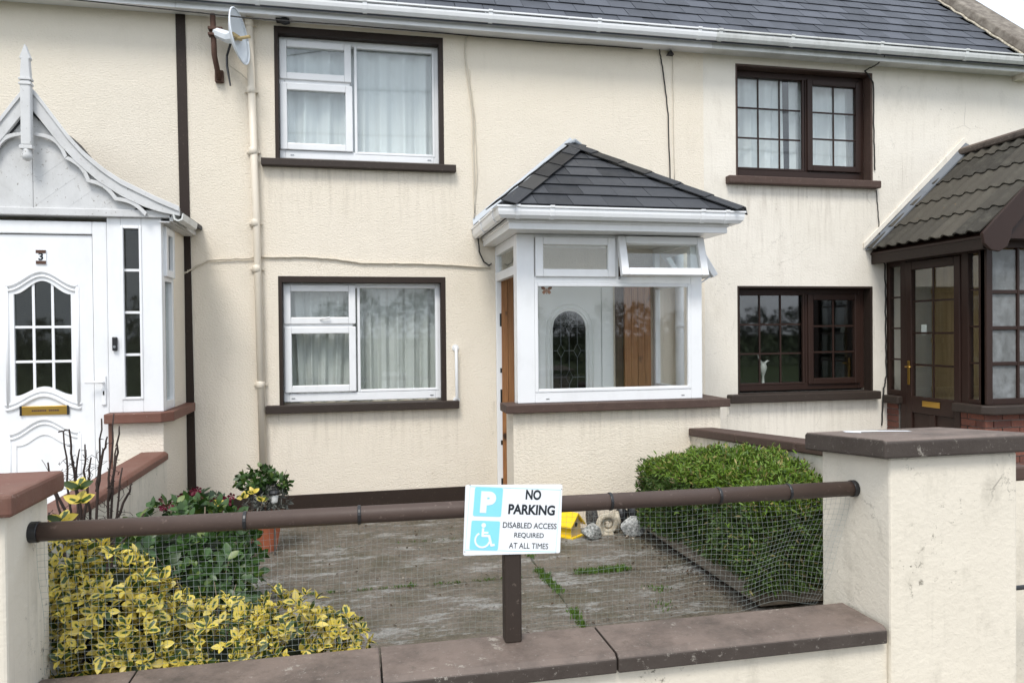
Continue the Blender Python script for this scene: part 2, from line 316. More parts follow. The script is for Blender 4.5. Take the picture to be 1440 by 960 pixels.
# ------------------------------------------------------------------ mesh helpers
W = {}                                  # world origin of every object made here
def tag(o, label=None, cat=None, group=None, kind=None):
    if label: o['label'] = label
    if cat: o['category'] = cat
    if group: o['group'] = group
    if kind: o['kind'] = kind
    return o
def thing(name, loc, label, cat, group=None):
    o = bpy.data.objects.new(name, None); o.empty_display_size = .2; C.objects.link(o); o.location = loc
    W[o.name] = Vector(loc); return tag(o, label, cat, group)
def piece(name, mesh, parent, M):       # one object that shares mesh data; M is its world matrix
    o = bpy.data.objects.new(name, mesh); C.objects.link(o); o.parent = parent
    o.matrix_local = Matrix.Translation(-W[parent.name]) @ M if parent else M
    W[o.name] = M.translation.copy(); return o
class MB:
    def __init__(s): s.v = []; s.f = []; s.uv = {}
    def add(s, vs, fs):
        k = len(s.v); s.v += [Vector(v) for v in vs]; s.f += [tuple(i+k for i in f) for f in fs]; return s
    def box(s, x0, x1, y0, y1, z0, z1):
        return s.add([(x0, y0, z0), (x1, y0, z0), (x1, y1, z0), (x0, y1, z0), (x0, y0, z1), (x1, y0, z1), (x1, y1, z1), (x0, y1, z1)],
                     [(0, 3, 2, 1), (4, 5, 6, 7), (0, 1, 5, 4), (1, 2, 6, 5), (2, 3, 7, 6), (3, 0, 4, 7)])
    def ring(s, x0, x1, z0, z1, y0, y1, l, r=None, b=None, t=None):   # rectangular frame in the XZ plane
        r = l if r is None else r; b = l if b is None else b; t = l if t is None else t
        s.box(x0, x0+l, y0, y1, z0, z1); s.box(x1-r, x1, y0, y1, z0, z1)
        s.box(x0+l, x1-r, y0, y1, z0, z0+b); return s.box(x0+l, x1-r, y0, y1, z1-t, z1)
    def prism(s, pts, fn, a, b):        # polygon pts (2D) carried by fn(p, depth)
        n = len(pts); vs = [fn(p, a) for p in pts] + [fn(p, b) for p in pts]
        return s.add(vs, [tuple(range(n)), tuple(range(2*n-1, n-1, -1))] + [(i, i+n, (i+1) % n+n, (i+1) % n) for i in range(n)])
    def tube(s, path, r, n=8, cap=True):
        path = [Vector(p) for p in path]; m = len(path); rs = r if isinstance(r, (list, tuple)) else [r]*m
        vs = []; prev = None
        for i, p in enumerate(path):
            d = (path[min(i+1, m-1)] - path[max(i-1, 0)]).normalized()
            if prev is None: a = d.orthogonal().normalized()
            else:
                a = prev - d*prev.dot(d); a = a.normalized() if a.length > 1e-6 else d.orthogonal().normalized()
            prev = a; b = d.cross(a)
            vs += [p + (a*math.cos(2*math.pi*k/n) + b*math.sin(2*math.pi*k/n))*rs[i] for k in range(n)]
        fs = [(i*n+k, i*n+(k+1) % n, (i+1)*n+(k+1) % n, (i+1)*n+k) for i in range(m-1) for k in range(n)]
        if cap: fs += [tuple(range(n-1, -1, -1)), tuple((m-1)*n+k for k in range(n))]
        return s.add(vs, fs)
    def lathe(s, c, prof, n=20):        # prof: (radius, z)
        c = Vector(c); m = len(prof)
        vs = [c + Vector((r*math.cos(2*math.pi*k/n), r*math.sin(2*math.pi*k/n), z)) for r, z in prof for k in range(n)]
        fs = [(i*n+k, i*n+(k+1) % n, (i+1)*n+(k+1) % n, (i+1)*n+k) for i in range(m-1) for k in range(n)]
        return s.add(vs, fs + [tuple(range(n-1, -1, -1)), tuple((m-1)*n+k for k in range(n))])
    def mesh(s, name, mat, smooth=False, origin=Vector((0, 0, 0))):
        me = bpy.data.meshes.new(name); me.from_pydata([v-origin for v in s.v], [], s.f)
        bm = bmesh.new(); bm.from_mesh(me); bmesh.ops.recalc_face_normals(bm, faces=bm.faces); bm.to_mesh(me); bm.free()
        if mat: me.materials.append(MATS[mat])
        if smooth:
            for p in me.polygons: p.use_smooth = True
        return me
    def build(s, name, mat, parent=None, bevel=0, smooth=False, seg=2):
        lo = Vector([min(v[i] for v in s.v) for i in range(3)]); hi = Vector([max(v[i] for v in s.v) for i in range(3)])
        og = (lo+hi)/2
        if parent is None: og.z = lo.z
        o = piece(name, s.mesh(name, mat, smooth, og), parent, Matrix.Translation(og))
        if bevel:
            b = o.modifiers.new('bevel', 'BEVEL'); b.width = bevel; b.segments = seg; b.limit_method = 'ANGLE'; b.angle_limit = R(40)
        if smooth and not bevel:
            pass
        return o
def bx(name, mat, parent, x0, x1, y0, y1, z0, z1, bevel=0): return MB().box(x0, x1, y0, y1, z0, z1).build(name, mat, parent, bevel)
XZ = lambda p, d: (p[0], d, p[1])
YZ = lambda p, d: (d, p[0], p[1])
def sweep(prof, path, z=0):             # prof: (outward, height); path: plan polyline, outward is to its right-hand side
    mb = MB(); pts = [Vector((p[0], p[1])) for p in path]; m = len(pts); n = len(prof); vs = []
    for i, p in enumerate(pts):
        def nrm(a, b): d = (b-a).normalized(); return Vector((d.y, -d.x))
        if i == 0: o = nrm(pts[0], pts[1])
        elif i == m-1: o = nrm(pts[-2], pts[-1])
        else:
            a, b = nrm(pts[i-1], p), nrm(p, pts[i+1]); o = (a+b)/(1+a.dot(b))
        vs += [(p.x+o.x*u, p.y+o.y*u, z+h) for u, h in prof]
    fs = [(i*n+k, i*n+(k+1) % n, (i+1)*n+(k+1) % n, (i+1)*n+k) for i in range(m-1) for k in range(n)]
    return mb.add(vs, fs + [tuple(range(n)), tuple(range(m*n-1, (m-1)*n-1, -1))])
GUT = [(0, 0), (.03, -.035), (.075, -.04), (.10, -.012), (.108, .02), (.108, .052), (.12, .056), (.12, .072), (.098, .072), (.095, .03), (.07, -.015), (.03, -.015), (.012, .01), (.012, .07), (0, .07)]
def wall_with_holes(x0, x1, z0, z1, holes, y0, y1):
    xs = sorted({x0, x1, *[h[0] for h in holes], *[h[1] for h in holes]}); zs = sorted({z0, z1, *[h[2] for h in holes], *[h[3] for h in holes]})
    mb = MB(); idx = {}
    def v(x, y, z):
        k = (x, y, z)
        if k not in idx: idx[k] = len(mb.v); mb.v.append(Vector(k))
        return idx[k]
    hole = lambda x, z: any(h[0] < x < h[1] and h[2] < z < h[3] for h in holes)
    solid = {}
    for i in range(len(xs)-1):
        for j in range(len(zs)-1): solid[i, j] = not hole((xs[i]+xs[i+1])/2, (zs[j]+zs[j+1])/2)
    for (i, j), sld in solid.items():
        if not sld: continue
        a, b, c, d = xs[i], xs[i+1], zs[j], zs[j+1]
        mb.f.append((v(a, y0, c), v(b, y0, c), v(b, y0, d), v(a, y0, d))); mb.f.append((v(a, y1, c), v(a, y1, d), v(b, y1, d), v(b, y1, c)))
        for di, dj, e in ((-1, 0, ((a, c), (a, d))), (1, 0, ((b, c), (b, d))), (0, -1, ((a, c), (b, c))), (0, 1, ((a, d), (b, d)))):
            if not solid.get((i+di, j+dj), False):
                (p, q), (r_, t) = e; mb.f.append((v(p, y0, q), v(r_, y0, t), v(r_, y1, t), v(p, y1, q)))
    return mb
def slab_hole(x0, x1, z0, z1, hx0, hx1, top, bot, y0, y1, n=24):   # door leaf with a shaped opening
    mb = MB()
    mb.box(x0, hx0, y0, y1, z0, z1); mb.box(hx1, x1, y0, y1, z0, z1)
    xs = [hx0+(hx1-hx0)*i/n for i in range(n+1)]
    mb.prism([(x, top(x)) for x in xs]+[(hx1, z1), (hx0, z1)], XZ, y0, y1)
    mb.prism([(hx0, z0), (hx1, z0)]+[(x, bot(x)) for x in reversed(xs)], XZ, y0, y1)
    return mb
def clip(poly, a, b, c):                 # keep a*x+b*y <= c
    out = []
    for i in range(len(poly)):
        p, q = poly[i], poly[(i+1) % len(poly)]; dp, dq = a*p[0]+b*p[1]-c, a*q[0]+b*q[1]-c
        if dp <= 0: out.append(p)
        if dp*dq < 0: t = dp/(dp-dq); out.append((p[0]+(q[0]-p[0])*t, p[1]+(q[1]-p[1])*t))
    return out
def text_mesh(body, size, mat, bold=0.0, xs=1.0, depth=.0006):
    cu = bpy.data.curves.new('t', 'FONT'); cu.body = body; cu.size = size; cu.align_x = 'CENTER'; cu.align_y = 'CENTER'
    cu.extrude = depth; cu.offset = bold
    ob = bpy.data.objects.new('t', cu); C.objects.link(ob)
    dg = bpy.context.evaluated_depsgraph_get(); me = bpy.data.meshes.new_from_object(ob.evaluated_get(dg))
    bpy.data.objects.remove(ob); me.transform(Matrix.Scale(xs, 4, (1, 0, 0))); me.materials.clear(); me.materials.append(MATS[mat]); return me
FACE = Matrix.Rotation(R(90), 4, 'X')    # text that faces the street

# ------------------------------------------------------------------ leaves
def leaf_geo(width=.5, fold=.18, curl=.15):
    rows = [(0, .02), (.2, .62), (.5, 1.0), (.8, .62), (1.0, .03)]
    vs, uv = [], []
    for t, ww in rows:
        for k in (-1, 0, 1):
            vs.append(Vector((k*ww*width*.5, t, abs(k)*ww*fold*.5 - curl*t*t))); uv.append((.5+.5*k*ww, t))
    fs = []
    for i in range(4):
        for k in range(2):
            a = i*3+k; fs.append((a, a+1, a+4, a+3))
    return vs, fs, uv
def leaf_mesh(name, mat, geo):
    vs, fs, uv = geo; me = bpy.data.meshes.new(name); me.from_pydata(vs, [], fs); u = me.uv_layers.new(name='UVMap')
    for p in me.polygons:
        p.use_smooth = True
        for li in p.loop_indices: u.data[li].uv = uv[me.loops[li].vertex_index]
    me.materials.append(MATS[mat]); return me
def leaves_joined(name, mat, geo, mats_, parent, kind='stuff'):
    vs, fs, uv = geo; V, F = [], []
    for M in mats_:
        k = len(V); V += [M @ v for v in vs]; F += [tuple(i+k for i in f) for f in fs]
    og = W[parent.name] if parent else Vector((0, 0, 0))
    me = bpy.data.meshes.new(name); me.from_pydata([v-og for v in V], [], F); u = me.uv_layers.new(name='UVMap'); nv = len(vs)
    u.data.foreach_set('uv', [c for l in me.loops for c in uv[l.vertex_index % nv]])
    me.polygons.foreach_set('use_smooth', [True]*len(me.polygons))
    me.materials.append(MATS[mat]); o = piece(name, me, parent, Matrix.Translation(og)); o['kind'] = kind; return o
def frame_from(axis, up, size):          # leaf along axis, face towards up
    y = axis.normalized(); z = up - y*up.dot(y)
    z = z.normalized() if z.length > 1e-4 else y.orthogonal().normalized(); x = y.cross(z)
    M = Matrix((x*size, y*size, z*size)).transposed().to_4x4(); return M
def rnd_dir():
    while True:
        v = Vector((random.uniform(-1, 1), random.uniform(-1, 1), random.uniform(-1, 1)))
        if .05 < v.length < 1: return v.normalized()
def rosettes(blobs, n, size, per=5, depth=.35, test=None):
    out = []; tot = sum(b[1].x*b[1].z+b[1].y*b[1].z for b in blobs)
    for c, r in blobs:
        k = int(n*(r.x*r.z+r.y*r.z)/tot)
        for _ in range(k):
            d = rnd_dir(); s = 1 - depth*random.random()**1.6 + .06*random.random()
            p = c + Vector((d.x*r.x, d.y*r.y, d.z*r.z))*s
            if test and not test(p): continue
            nr = Vector((d.x/r.x, d.y/r.y, d.z/r.z)).normalized(); ax = (nr + Vector((0, -.1, .45)) + rnd_dir()*.55).normalized()
            a0 = random.random()*6.28; o1 = ax.orthogonal().normalized(); o2 = ax.cross(o1)
            for q in range(per):
                a = a0 + q*6.283/per + random.uniform(-.3, .3); out_ = o1*math.cos(a)+o2*math.sin(a)
                tilt = random.uniform(.25, .95); ldir = out_*tilt + ax*(1.15-tilt)
                sz = size*random.choice((.45, .7, .95, 1.05, 1.25))*random.uniform(.85, 1.15)
                M = frame_from(ldir, ax + rnd_dir()*.3, sz); M.translation = p + out_*size*.08; out.append(M)
    return out
def shrub(t, name, mats_, mat, geo, n_ind, joined='leaf_mass'):
    ms = sorted(mats_, key=lambda M: (M.translation - CAM).length - .25*(M.to_3x3() @ Vector((0, 0, 1))).normalized().dot((CAM - M.translation).normalized()))
    lm = leaf_mesh(name, mat, geo)
    for M in ms[:n_ind]: piece(name, lm, t, M)
    if ms[n_ind:]: leaves_joined(joined, mat, geo, ms[n_ind:], t)
# ================================================================== SETTING
tag(MB().box(-400, 400, -400, 400, -.5, -.06).build('ground', 'grass_ground'), kind='structure')
tag(MB().box(-60, 60, -14.0, -7.6, -.05, .02).build('road', 'asphalt'), kind='structure')
tag(MB().box(-60, 60, -7.6, -5.03, -.05, .14).build('pavement', 'paving', bevel=.02), kind='structure')

# the concrete yard: cast bays with open joints
yard = tag(MB().box(-2.0, 3.3, -4.72, 0.0, -.055, -.014).build('yard', 'joint_moss'), kind='structure')
gapj = .011
xsj, ysj = [-1.9, 1.40, 3.2], [-4.70, -2.41, -1.24, -.002]
for i in range(2):
    for j in range(3):
        k = random.uniform(-.004, .004); x0, x1, y0, y1 = xsj[i]+gapj/2, xsj[i+1]-gapj/2, ysj[j]+gapj/2, ysj[j+1]-gapj/2
        pts = []
        for (ax_, ay_), (bx_, by_) in zip(((x0, y0), (x1, y0), (x1, y1), (x0, y1)), ((x1, y0), (x1, y1), (x0, y1), (x0, y0))):
            nseg = max(2, int(math.hypot(bx_-ax_, by_-ay_)/.09))
            for q in range(nseg):
                f_ = q/nseg; jj = .0045*math.sin(f_*23+ax_*3) + random.uniform(-.0035, .0035)
                pts.append((ax_+(bx_-ax_)*f_ + (jj if ax_ == bx_ else 0), ay_+(by_-ay_)*f_ + (jj if ay_ == by_ else 0)))
        MB().prism(pts, lambda p, d: (p[0], p[1], d), -.03, k).build('slab', 'yard_concrete', yard, .004)

# ================================================================== THE TERRACE
TP = math.tan(R(43)); RZ0, RY0 = 5.20, -.30
def roofz(y): return RZ0 + (y-RY0)*TP
U = Vector((0, math.cos(R(43)), math.sin(R(43)))); NRM = Vector((0, -math.sin(R(43)), math.cos(R(43))))
RIDGE_Y = 3.6
HOLE_UL, HOLE_LL = (-.775, .945, 3.655, 5.015), (-.765, .945, 1.15, 2.468)
HOLE_UR, HOLE_LR = (4.358, 6.165, 3.66, 4.97), (4.366, 6.155, 1.125, 2.388)
slate_me = MB().box(-.147, .147, 0, .30, 0, .007).mesh('slate', 'slate')

def terrace_house(x0, x1, holes, mat, label, gut_mat, brk, doors=()):
    t = thing('terraced_house', ((x0+x1)/2, 0, 0), label, 'house', 'houses of the terrace')
    w_ = wall_with_holes(x0, x1, -.05, 5.12, holes+list(doors), 0, .3).build('wall', mat, t)
    sh = MB()                                        # back, floors and party walls, so that the rooms are closed
    sh.box(x0, x1, 4.0, 4.15, -.05, 5.12); sh.box(x0+.02, x1-.02, .3, 4.0, -.05, .05); sh.box(x0+.02, x1-.02, .3, 4.0, 2.6, 2.8); sh.box(x0+.02, x1-.02, .3, 4.0, 5.0, 5.1)
    sh.box(x0+.02, x0+.14, .3, 4.0, .05, 2.6); sh.box(x1-.14, x1-.02, .3, 4.0, .05, 2.6); sh.box(x0+.02, x0+.14, .3, 4.0, 2.8, 5.0); sh.box(x1-.14, x1-.02, .3, 4.0, 2.8, 5.0)
    sh.build('inner_walls', 'room', t)
    # roof deck and slates
    rf = MB().prism([(RY0+.02, roofz(RY0)-.03), (RIDGE_Y, roofz(RIDGE_Y)-.03), (7.5, roofz(RIDGE_Y)-.03-(7.5-RIDGE_Y)*TP), (7.5, roofz(RIDGE_Y)-.2-(7.5-RIDGE_Y)*TP), (RIDGE_Y, roofz(RIDGE_Y)-.2), (RY0+.02, roofz(RY0)-.12)], YZ, x0, x1).build('roof', 'slate', t)
    rest = MB(); rows = int((RIDGE_Y-RY0)/math.cos(R(43))/.25)
    tilt = Matrix.Rotation(R(-2.6), 4, 'X')
    basis = Matrix((Vector((1, 0, 0)), U, NRM)).transposed().to_4x4()
    for r in range(rows):
        off = .15 if r % 2 else 0
        k = math.floor(x0/.3)-1
        while k*.3+off < x1+.3:
            xc = k*.3+off; k += 1
            if not (x0 <= xc < x1): continue
            if xc > 8.03: continue
            P = Vector((xc, RY0-.03, roofz(RY0-.03))) + U*(r*.25) + NRM*(.004+random.uniform(0, .004))
            M = Matrix.Translation(P) @ basis @ tilt @ Matrix.Rotation(random.uniform(-.006, .006), 4, 'Z')
            u, v = px(P)
            if v > -14 and -20 < u < 1470: piece('slate', slate_me, rf, M)
            else:
                q = MB().box(-.147, .147, 0, .30, 0, .007); rest.add([M @ a for a in q.v], q.f)
    o = rest.build('slate_field', 'slate', rf); o['kind'] = 'stuff'
    # eaves
    bx('fascia', gut_mat, t, x0+.001, x1-.001, -.225, -.2, 5.035, 5.19, .003)
    bx('soffit', gut_mat, t, x0+.001, x1-.001, -.2, -.002, 5.06, 5.075)
    g = sweep(GUT, [(x0, -.226), (x1, -.226)], 5.135).build('gutter', gut_mat, t)
    for bxx in brk: sweep([(a*1.07-.002, b*1.12-.003) for a, b in GUT], [(bxx-.022, -.2262), (bxx+.022, -.2262)], 5.135).build('gutter_bracket', gut_mat, g)
    return t

def window(t, x0, x1, z0, z1, fixed, sashes, fm, yf=.10, fw=.055, bars=None, gl='glass', mull=None, transoms=()):
    """outer frame rect; fixed / sashes are lists of glass rects; returns the part"""
    mb = MB().ring(x0, x1, z0, z1, yf, yf+.07, fw, fw, .085, fw)
    if mull: mb.box(mull-.028, mull+.028, yf, yf+.07, z0+.085, z1-fw)
    for (a, b, z) in transoms: mb.box(a, b, yf+.001, yf+.07, z-.025, z+.025)
    win = mb.build('window', fm, t, .006)
    for rect, sash in [(r_, 0) for r_ in fixed]+[(r_, 1) for r_ in sashes]:
        a, b, c, d = rect[:4]; nb = rect[4] if len(rect) > 4 else None
        y = yf - (.018 if sash else -.012)
        if sash: MB().ring(a-.072, b+.072, c-.072, d+.072, yf-.022, yf+.04, .072).build('sash', fm, win, .008)
        else: MB().ring(a-.028, b+.028, c-.028, d+.028, yf-.004, yf+.03, .028).build('bead', fm, win, .006)
        MB().box(a-.01, b+.01, y+.03, y+.036, c-.01, d+.01).build('pane', gl, win)
        if nb:
            m2 = MB()
            for i in range(1, nb[0]): xx = a+(b-a)*i/nb[0]; m2.box(xx-.010, xx+.010, y+.022, y+.0295, c, d)
            for j in range(1, nb[1]): zz = c+(d-c)*j/nb[1]; m2.box(a, b, y+.0225, y+.0292, zz-.010, zz+.010)
            m2.build('glazing_bars', fm, win)
    return win
def surround(win, hole, fx0, fx1, fz1, mat, y1=.10):
    a, b, c, d = hole
    mb = MB().box(a-.004, fx0, -.004, y1, c, d+.004).box(fx1, b+.004, -.0045, y1, c, d+.004).box(fx0, fx1, -.0042, y1, fz1, d+.004)
    mb.build('surround', mat, win, .003)

def curtain(x0, x1, z0, z1, y, label, folds, amp=.03, gather=None, mat='net_curtain'):
    nx, nz_ = 120, 14; mb = MB(); ph = [random.uniform(0, 6.28) for _ in range(4)]
    for j in range(nz_+1):
        tz = j/nz_; z = z1+(z0-z1)*tz
        for i in range(nx+1):
            u = i/nx; a = amp*(.5+.7*tz)
            ww = u + .010*math.sin(u*9+ph[0]) + .012*tz*math.sin(u*5+ph[3])
            yy = y + a*math.sin(folds*6.283*ww + ph[1]) + a*.22*math.sin(folds*2.7*6.283*ww + ph[2] + tz)
            xx = x0+(x1-x0)*u
            if gather: xx += gather*math.sin(tz*1.57)**2*(u-.5)
            mb.v.append(Vector((xx, yy, z)))
    for j in range(nz_):
        for i in range(nx):
            a = j*(nx+1)+i; mb.f.append((a, a+1, a+nx+2, a+nx+1))
    return tag(mb.build('net_curtain', mat, None, smooth=True), label, 'curtain', 'net curtains')

# ---- left house
hl = terrace_house(-6.2, -1.665, [], 'render_left', 'cream rendered house on the left with the white gabled porch numbered 3', 'upvc', [-3.4, -2.2])
# ---- middle house
DOORHOLE = (1.93, 2.84, .06, 2.50)
hm = terrace_house(-1.665, 3.95, [HOLE_UL, HOLE_LL], 'render_cream', 'cream rendered middle house with white framed windows in brown surrounds', 'upvc', [-.9, .129, 1.408, 2.589, 3.75], [DOORHOLE])
MB().prism([(-1.712, 5.12), (-1.622, 5.12), (-1.575, .02), (-1.672, .02)], XZ, -.014, .0).build('painted_strip', 'brown_trim', hm, .003)
bx('plinth', 'brown_trim', hm, -1.56, 1.36, -.012, .02, -.04, .222, .004)
win = window(hm, -.745, .905, 3.70, 4.95, [(.045, .838, 3.795, 4.88)], [(-.666, -.085, 4.585, 4.845), (-.666, -.075, 3.858, 4.404)], 'upvc', mull=.0, transoms=[(-.69, -.028, 4.495)])
surround(win, HOLE_UL, -.742, .902, 4.948, 'brown_trim'); bx('sill', 'brown_paint', win, -.912, 1.066, -.085, .10, 3.585, 3.657, .006)
for x in (-.62, .80): bx('drain_cap', 'steel', win, x-.018, x+.018, .094, .099, 3.733, 3.741)
win = window(hm, -.735, .90, 1.172, 2.412, [(.049, .854, 1.285, 2.360)], [(-.655, -.068, 2.052, 2.320), (-.65, -.068, 1.340, 1.880)], 'upvc', mull=.0, transoms=[(-.68, -.028, 1.966)])
surround(win, HOLE_LL, -.732, .897, 2.408, 'brown_trim'); bx('sill', 'brown_paint', win, -.898, 1.074, -.085, .10, 1.072, 1.152, .006)
for x in (-.64, .80): bx('drain_cap', 'steel', win, x-.018, x+.018, .094, .099, 1.205, 1.213)
MB().tube([(-.36, .075, 2.03), (-.33, .05, 2.035), (-.26, .05, 2.05)], .008, 6).build('window_handle', 'upvc', win)
curtain(-.74, .02, 3.68, 4.95, .235, 'white net curtain behind the two left lights of the upstairs white window', 3.6, .034)
curtain(.01, .93, 3.68, 4.95, .24, 'white net curtain behind the wide pane of the upstairs white window', 4.2, .036)
curtain(-.74, .02, 1.14, 2.42, .27, 'net curtain behind the two left lights of the downstairs white window', 5, .035, -.12, 'net_curtain_dimmed')
curtain(.01, .93, 1.14, 2.42, .265, 'net curtain in deep folds behind the wide pane of the downstairs white window', 6, .04, None, 'net_curtain_dimmed')
# front door of the middle house, inside its porch
AX, AR, ASP = 2.329, .193, 1.915
arch = lambda x: ASP + math.sqrt(max(0, AR**2-(x-AX)**2))
fd = slab_hole(1.97, 2.70, .08, 2.44, AX-AR, AX+AR, arch, lambda x: .95, .02, .07).build('front_door', 'white_gloss', hm)
MB().ring(1.93, 2.84, .06, 2.50, .005, .09, .045, .135, .02, .06).build('door_frame', 'white_gloss', fd, .006)
arc = [(AX-AR-o, -.0, .95) for o in (0,)]
for o_, rr in ((.028, .011), (.075, .009)):
    pth = [(AX-AR-o_, .016, .95)]+[(AX+(AR+o_)*math.cos(math.pi-a*math.pi/20), .016, ASP+(AR+o_)*math.sin(a*math.pi/20)) for a in range(21)]+[(AX+AR+o_, .016, .95)]
    MB().tube(pth, rr, 6).build('moulding', 'white_gloss', fd, smooth=True)
n_ = 24; xs_ = [AX-AR+2*AR*i/n_ for i in range(n_+1)]
MB().prism([(AX-AR, .95), (AX+AR, .95)]+[(x, arch(x)) for x in reversed(xs_)], XZ, .04, .046).build('arched_pane', 'glass_dark', fd)
came = MB()
def cl(*p): came.tube([(AX+a, .037, b) for a, b in p], .0028, 5)
for xx in (-.095, .095): cl((xx, .95), (xx, 1.58), ); cl((xx, 1.75), (xx, 2.07))
cl((0, .95), (0, 1.29)); cl((0, 1.45), (0, 1.86)); cl((0, 2.0), (0, 2.10))
for zc, xx in ((1.93, 0), (1.665, -.095), (1.665, .095), (1.37, 0), (1.1, -.095), (1.1, .095)):
    cl((xx, zc-.08), (xx+.042, zc), (xx, zc+.08), (xx-.042, zc), (xx, zc-.08))
for zc in (1.93, 1.37): cl((-.19, zc), (-.042, zc)); cl((.042, zc), (.19, zc))
cl((-.053, 1.665), (.053, 1.665)); cl((-.19, 1.665), (-.137, 1.665)); cl((.137, 1.665), (.19, 1.665))
came.build('lead_came', 'lead', fd)
bx('letter_plate', 'brass', fd, 2.22, 2.44, .012, .019, .80, .86, .003)

# ---- right house
hr = terrace_house(3.95, 8.20, [HOLE_UR, HOLE_LR], 'render_old', 'off-white weathered house on the right with brown framed windows', 'upvc_dirty', [4.0, 4.888, 6.04, 7.209, 8.1])
GAB = [(-.34, 5.0), (-.34, roofz(-.34)+.05), (RIDGE_Y, roofz(RIDGE_Y)+.05), (7.3, 5.0)]
MB().prism([(.3, -.05), (.3, 5.0), (-.2, 5.0), (-.2, roofz(-.2)-.06), (RIDGE_Y, roofz(RIDGE_Y)-.06), (6.9, 5.4), (6.9, -.05)], YZ, 8.201, 8.42).build('gable_wall', 'render_old', hr)
P0, P1 = Vector((0, -.36, roofz(-.36))), Vector((0, RIDGE_Y, roofz(RIDGE_Y)))
MB().prism([(8.03, .045), (8.06, .12), (8.46, .12), (8.46, -.05), (8.20, -.05), (8.03, .0)], lambda p, d: Vector((p[0], 0, 0)) + P0.lerp(P1, d) + NRM*p[1], 0, 1).build('verge_coping', 'concrete_verge', hr, .015)
fil = MB().tube([Vector((8.02+.006*math.sin(i*2.1), 0, 0))+P0.lerp(P1, i/40)+NRM*(.02+.006*math.sin(i*3.3)) for i in range(41)], .014, 6).build('mortar_fillet', 'limestone', hr)
bx('wall_return', 'render_old', hr, 8.20, 8.42, 0, .3, -.05, 5.0)
win = window(hr, 4.376, 6.145, 3.70, 4.952, [(4.456, 5.302, 3.808, 4.875, (3, 3))], [(5.435, 6.027, 3.863, 4.824, (2, 3))], 'brown_frame', .13, .075, mull=5.37)
surround(win, HOLE_UR, 4.374, 6.143, 4.95, 'sill_brown', .13); bx('sill', 'sill_brown', win, 4.222, 6.222, -.09, .13, 3.57, 3.66, .012)
win = window(hr, 4.385, 6.135, 1.150, 2.37, [(4.466, 5.296, 1.242, 2.290, (3, 3))], [(5.431, 5.998, 1.285, 2.232, (2, 3))], 'brown_frame', .13, .075, mull=5.36)
surround(win, HOLE_LR, 4.383, 6.133, 2.368, 'brown_trim', .13); bx('sill', 'brown_paint', win, 4.222, 6.20, -.10, .13, 1.03, 1.128, .012)
curtain(4.40, 5.12, 3.68, 4.95, .28, 'white curtain drawn across the left of the upstairs brown window', 3, .04)
curtain(5.22, 6.14, 3.68, 4.95, .285, 'white curtain behind the right casement of the upstairs brown window', 4, .04)
# little white ornament on the inner window ledge
t = thing('ornament', (4.84, .22, 1.16), 'small white bird ornament inside the downstairs brown window', 'ornament')
bx('window_board', 'room_dark', hr, 4.37, 6.15, .201, .42, 1.13, 1.158)
MB().lathe((4.84, .26, 1.158), [(.045, 0), (.045, .02), (.018, .04), (.014, .16), (.03, .2), (.05, .26), (.035, .31), (.012, .33)], 12).build('body', 'ornament_glaze', t, smooth=True)
MB().tube([(4.83, .26, 1.45), (4.79, .26, 1.52), (4.765, .26, 1.59)], [.02, .012, .003], 6).build('wing', 'ornament_glaze', t); MB().tube([(4.85, .26, 1.46), (4.90, .26, 1.50), (4.925, .26, 1.50)], [.018, .012, .003], 6).build('head', 'ornament_glaze', t)

# ================================================================== WALL FITTINGS
t = thing('drainpipe', (-.97, -.06, .0), 'cream painted drainpipe running down between the left windows and strip', 'drainpipe')
MB().tube([(-1.012, -.062, 5.10), (-.965, -.062, 3.0), (-.925, -.062, .05)], .036, 14).build('pipe', 'cream_pipe', t, smooth=True)
for z in (5.0, 4.33, 3.72, 3.0, 2.54, 1.37):
    xx = -.925-.087*(z-.05)/5.05
    MB().lathe((xx, -.062, z), [(.036, -.035), (.043, -.03), (.043, .03), (.036, .035)], 14).build('collar', 'cream_pipe', t, smooth=True)
    bx('clip', 'cream_pipe', t, xx-.065, xx+.065, -.03, -.004, z-.012, z+.012, .003)
t = thing('drainpipe', (3.60, -.05, 0), 'white drainpipe on the wall right behind the middle porch', 'drainpipe')
MB().tube([(3.61, -.06, 2.84), (3.61, -.06, .03)], .05, 14).build('pipe', 'upvc', t, smooth=True)
for z in (1.93, .7): MB().lathe((3.61, -.06, z), [(.05, -.02), (.056, -.018), (.056, .018), (.05, .02)], 14).build('collar', 'upvc', t, smooth=True)

t = thing('grab_rail', (1.05, -.05, 1.14), 'white vertical grab rail beside the downstairs white window', 'grab rail')
MB().tube([(1.047, -.012, 1.715), (1.047, -.05, 1.715), (1.047, -.065, 1.69), (1.052, -.065, 1.18), (1.052, -.05, 1.155), (1.052, -.012, 1.155)], .017, 10).build('bar', 'upvc', t, smooth=True)
for z, x in ((1.715, 1.047), (1.155, 1.052)):
    MB().tube([(x, 0, z), (x, -.014, z)], .036, 14).build('wall_flange', 'upvc', t)

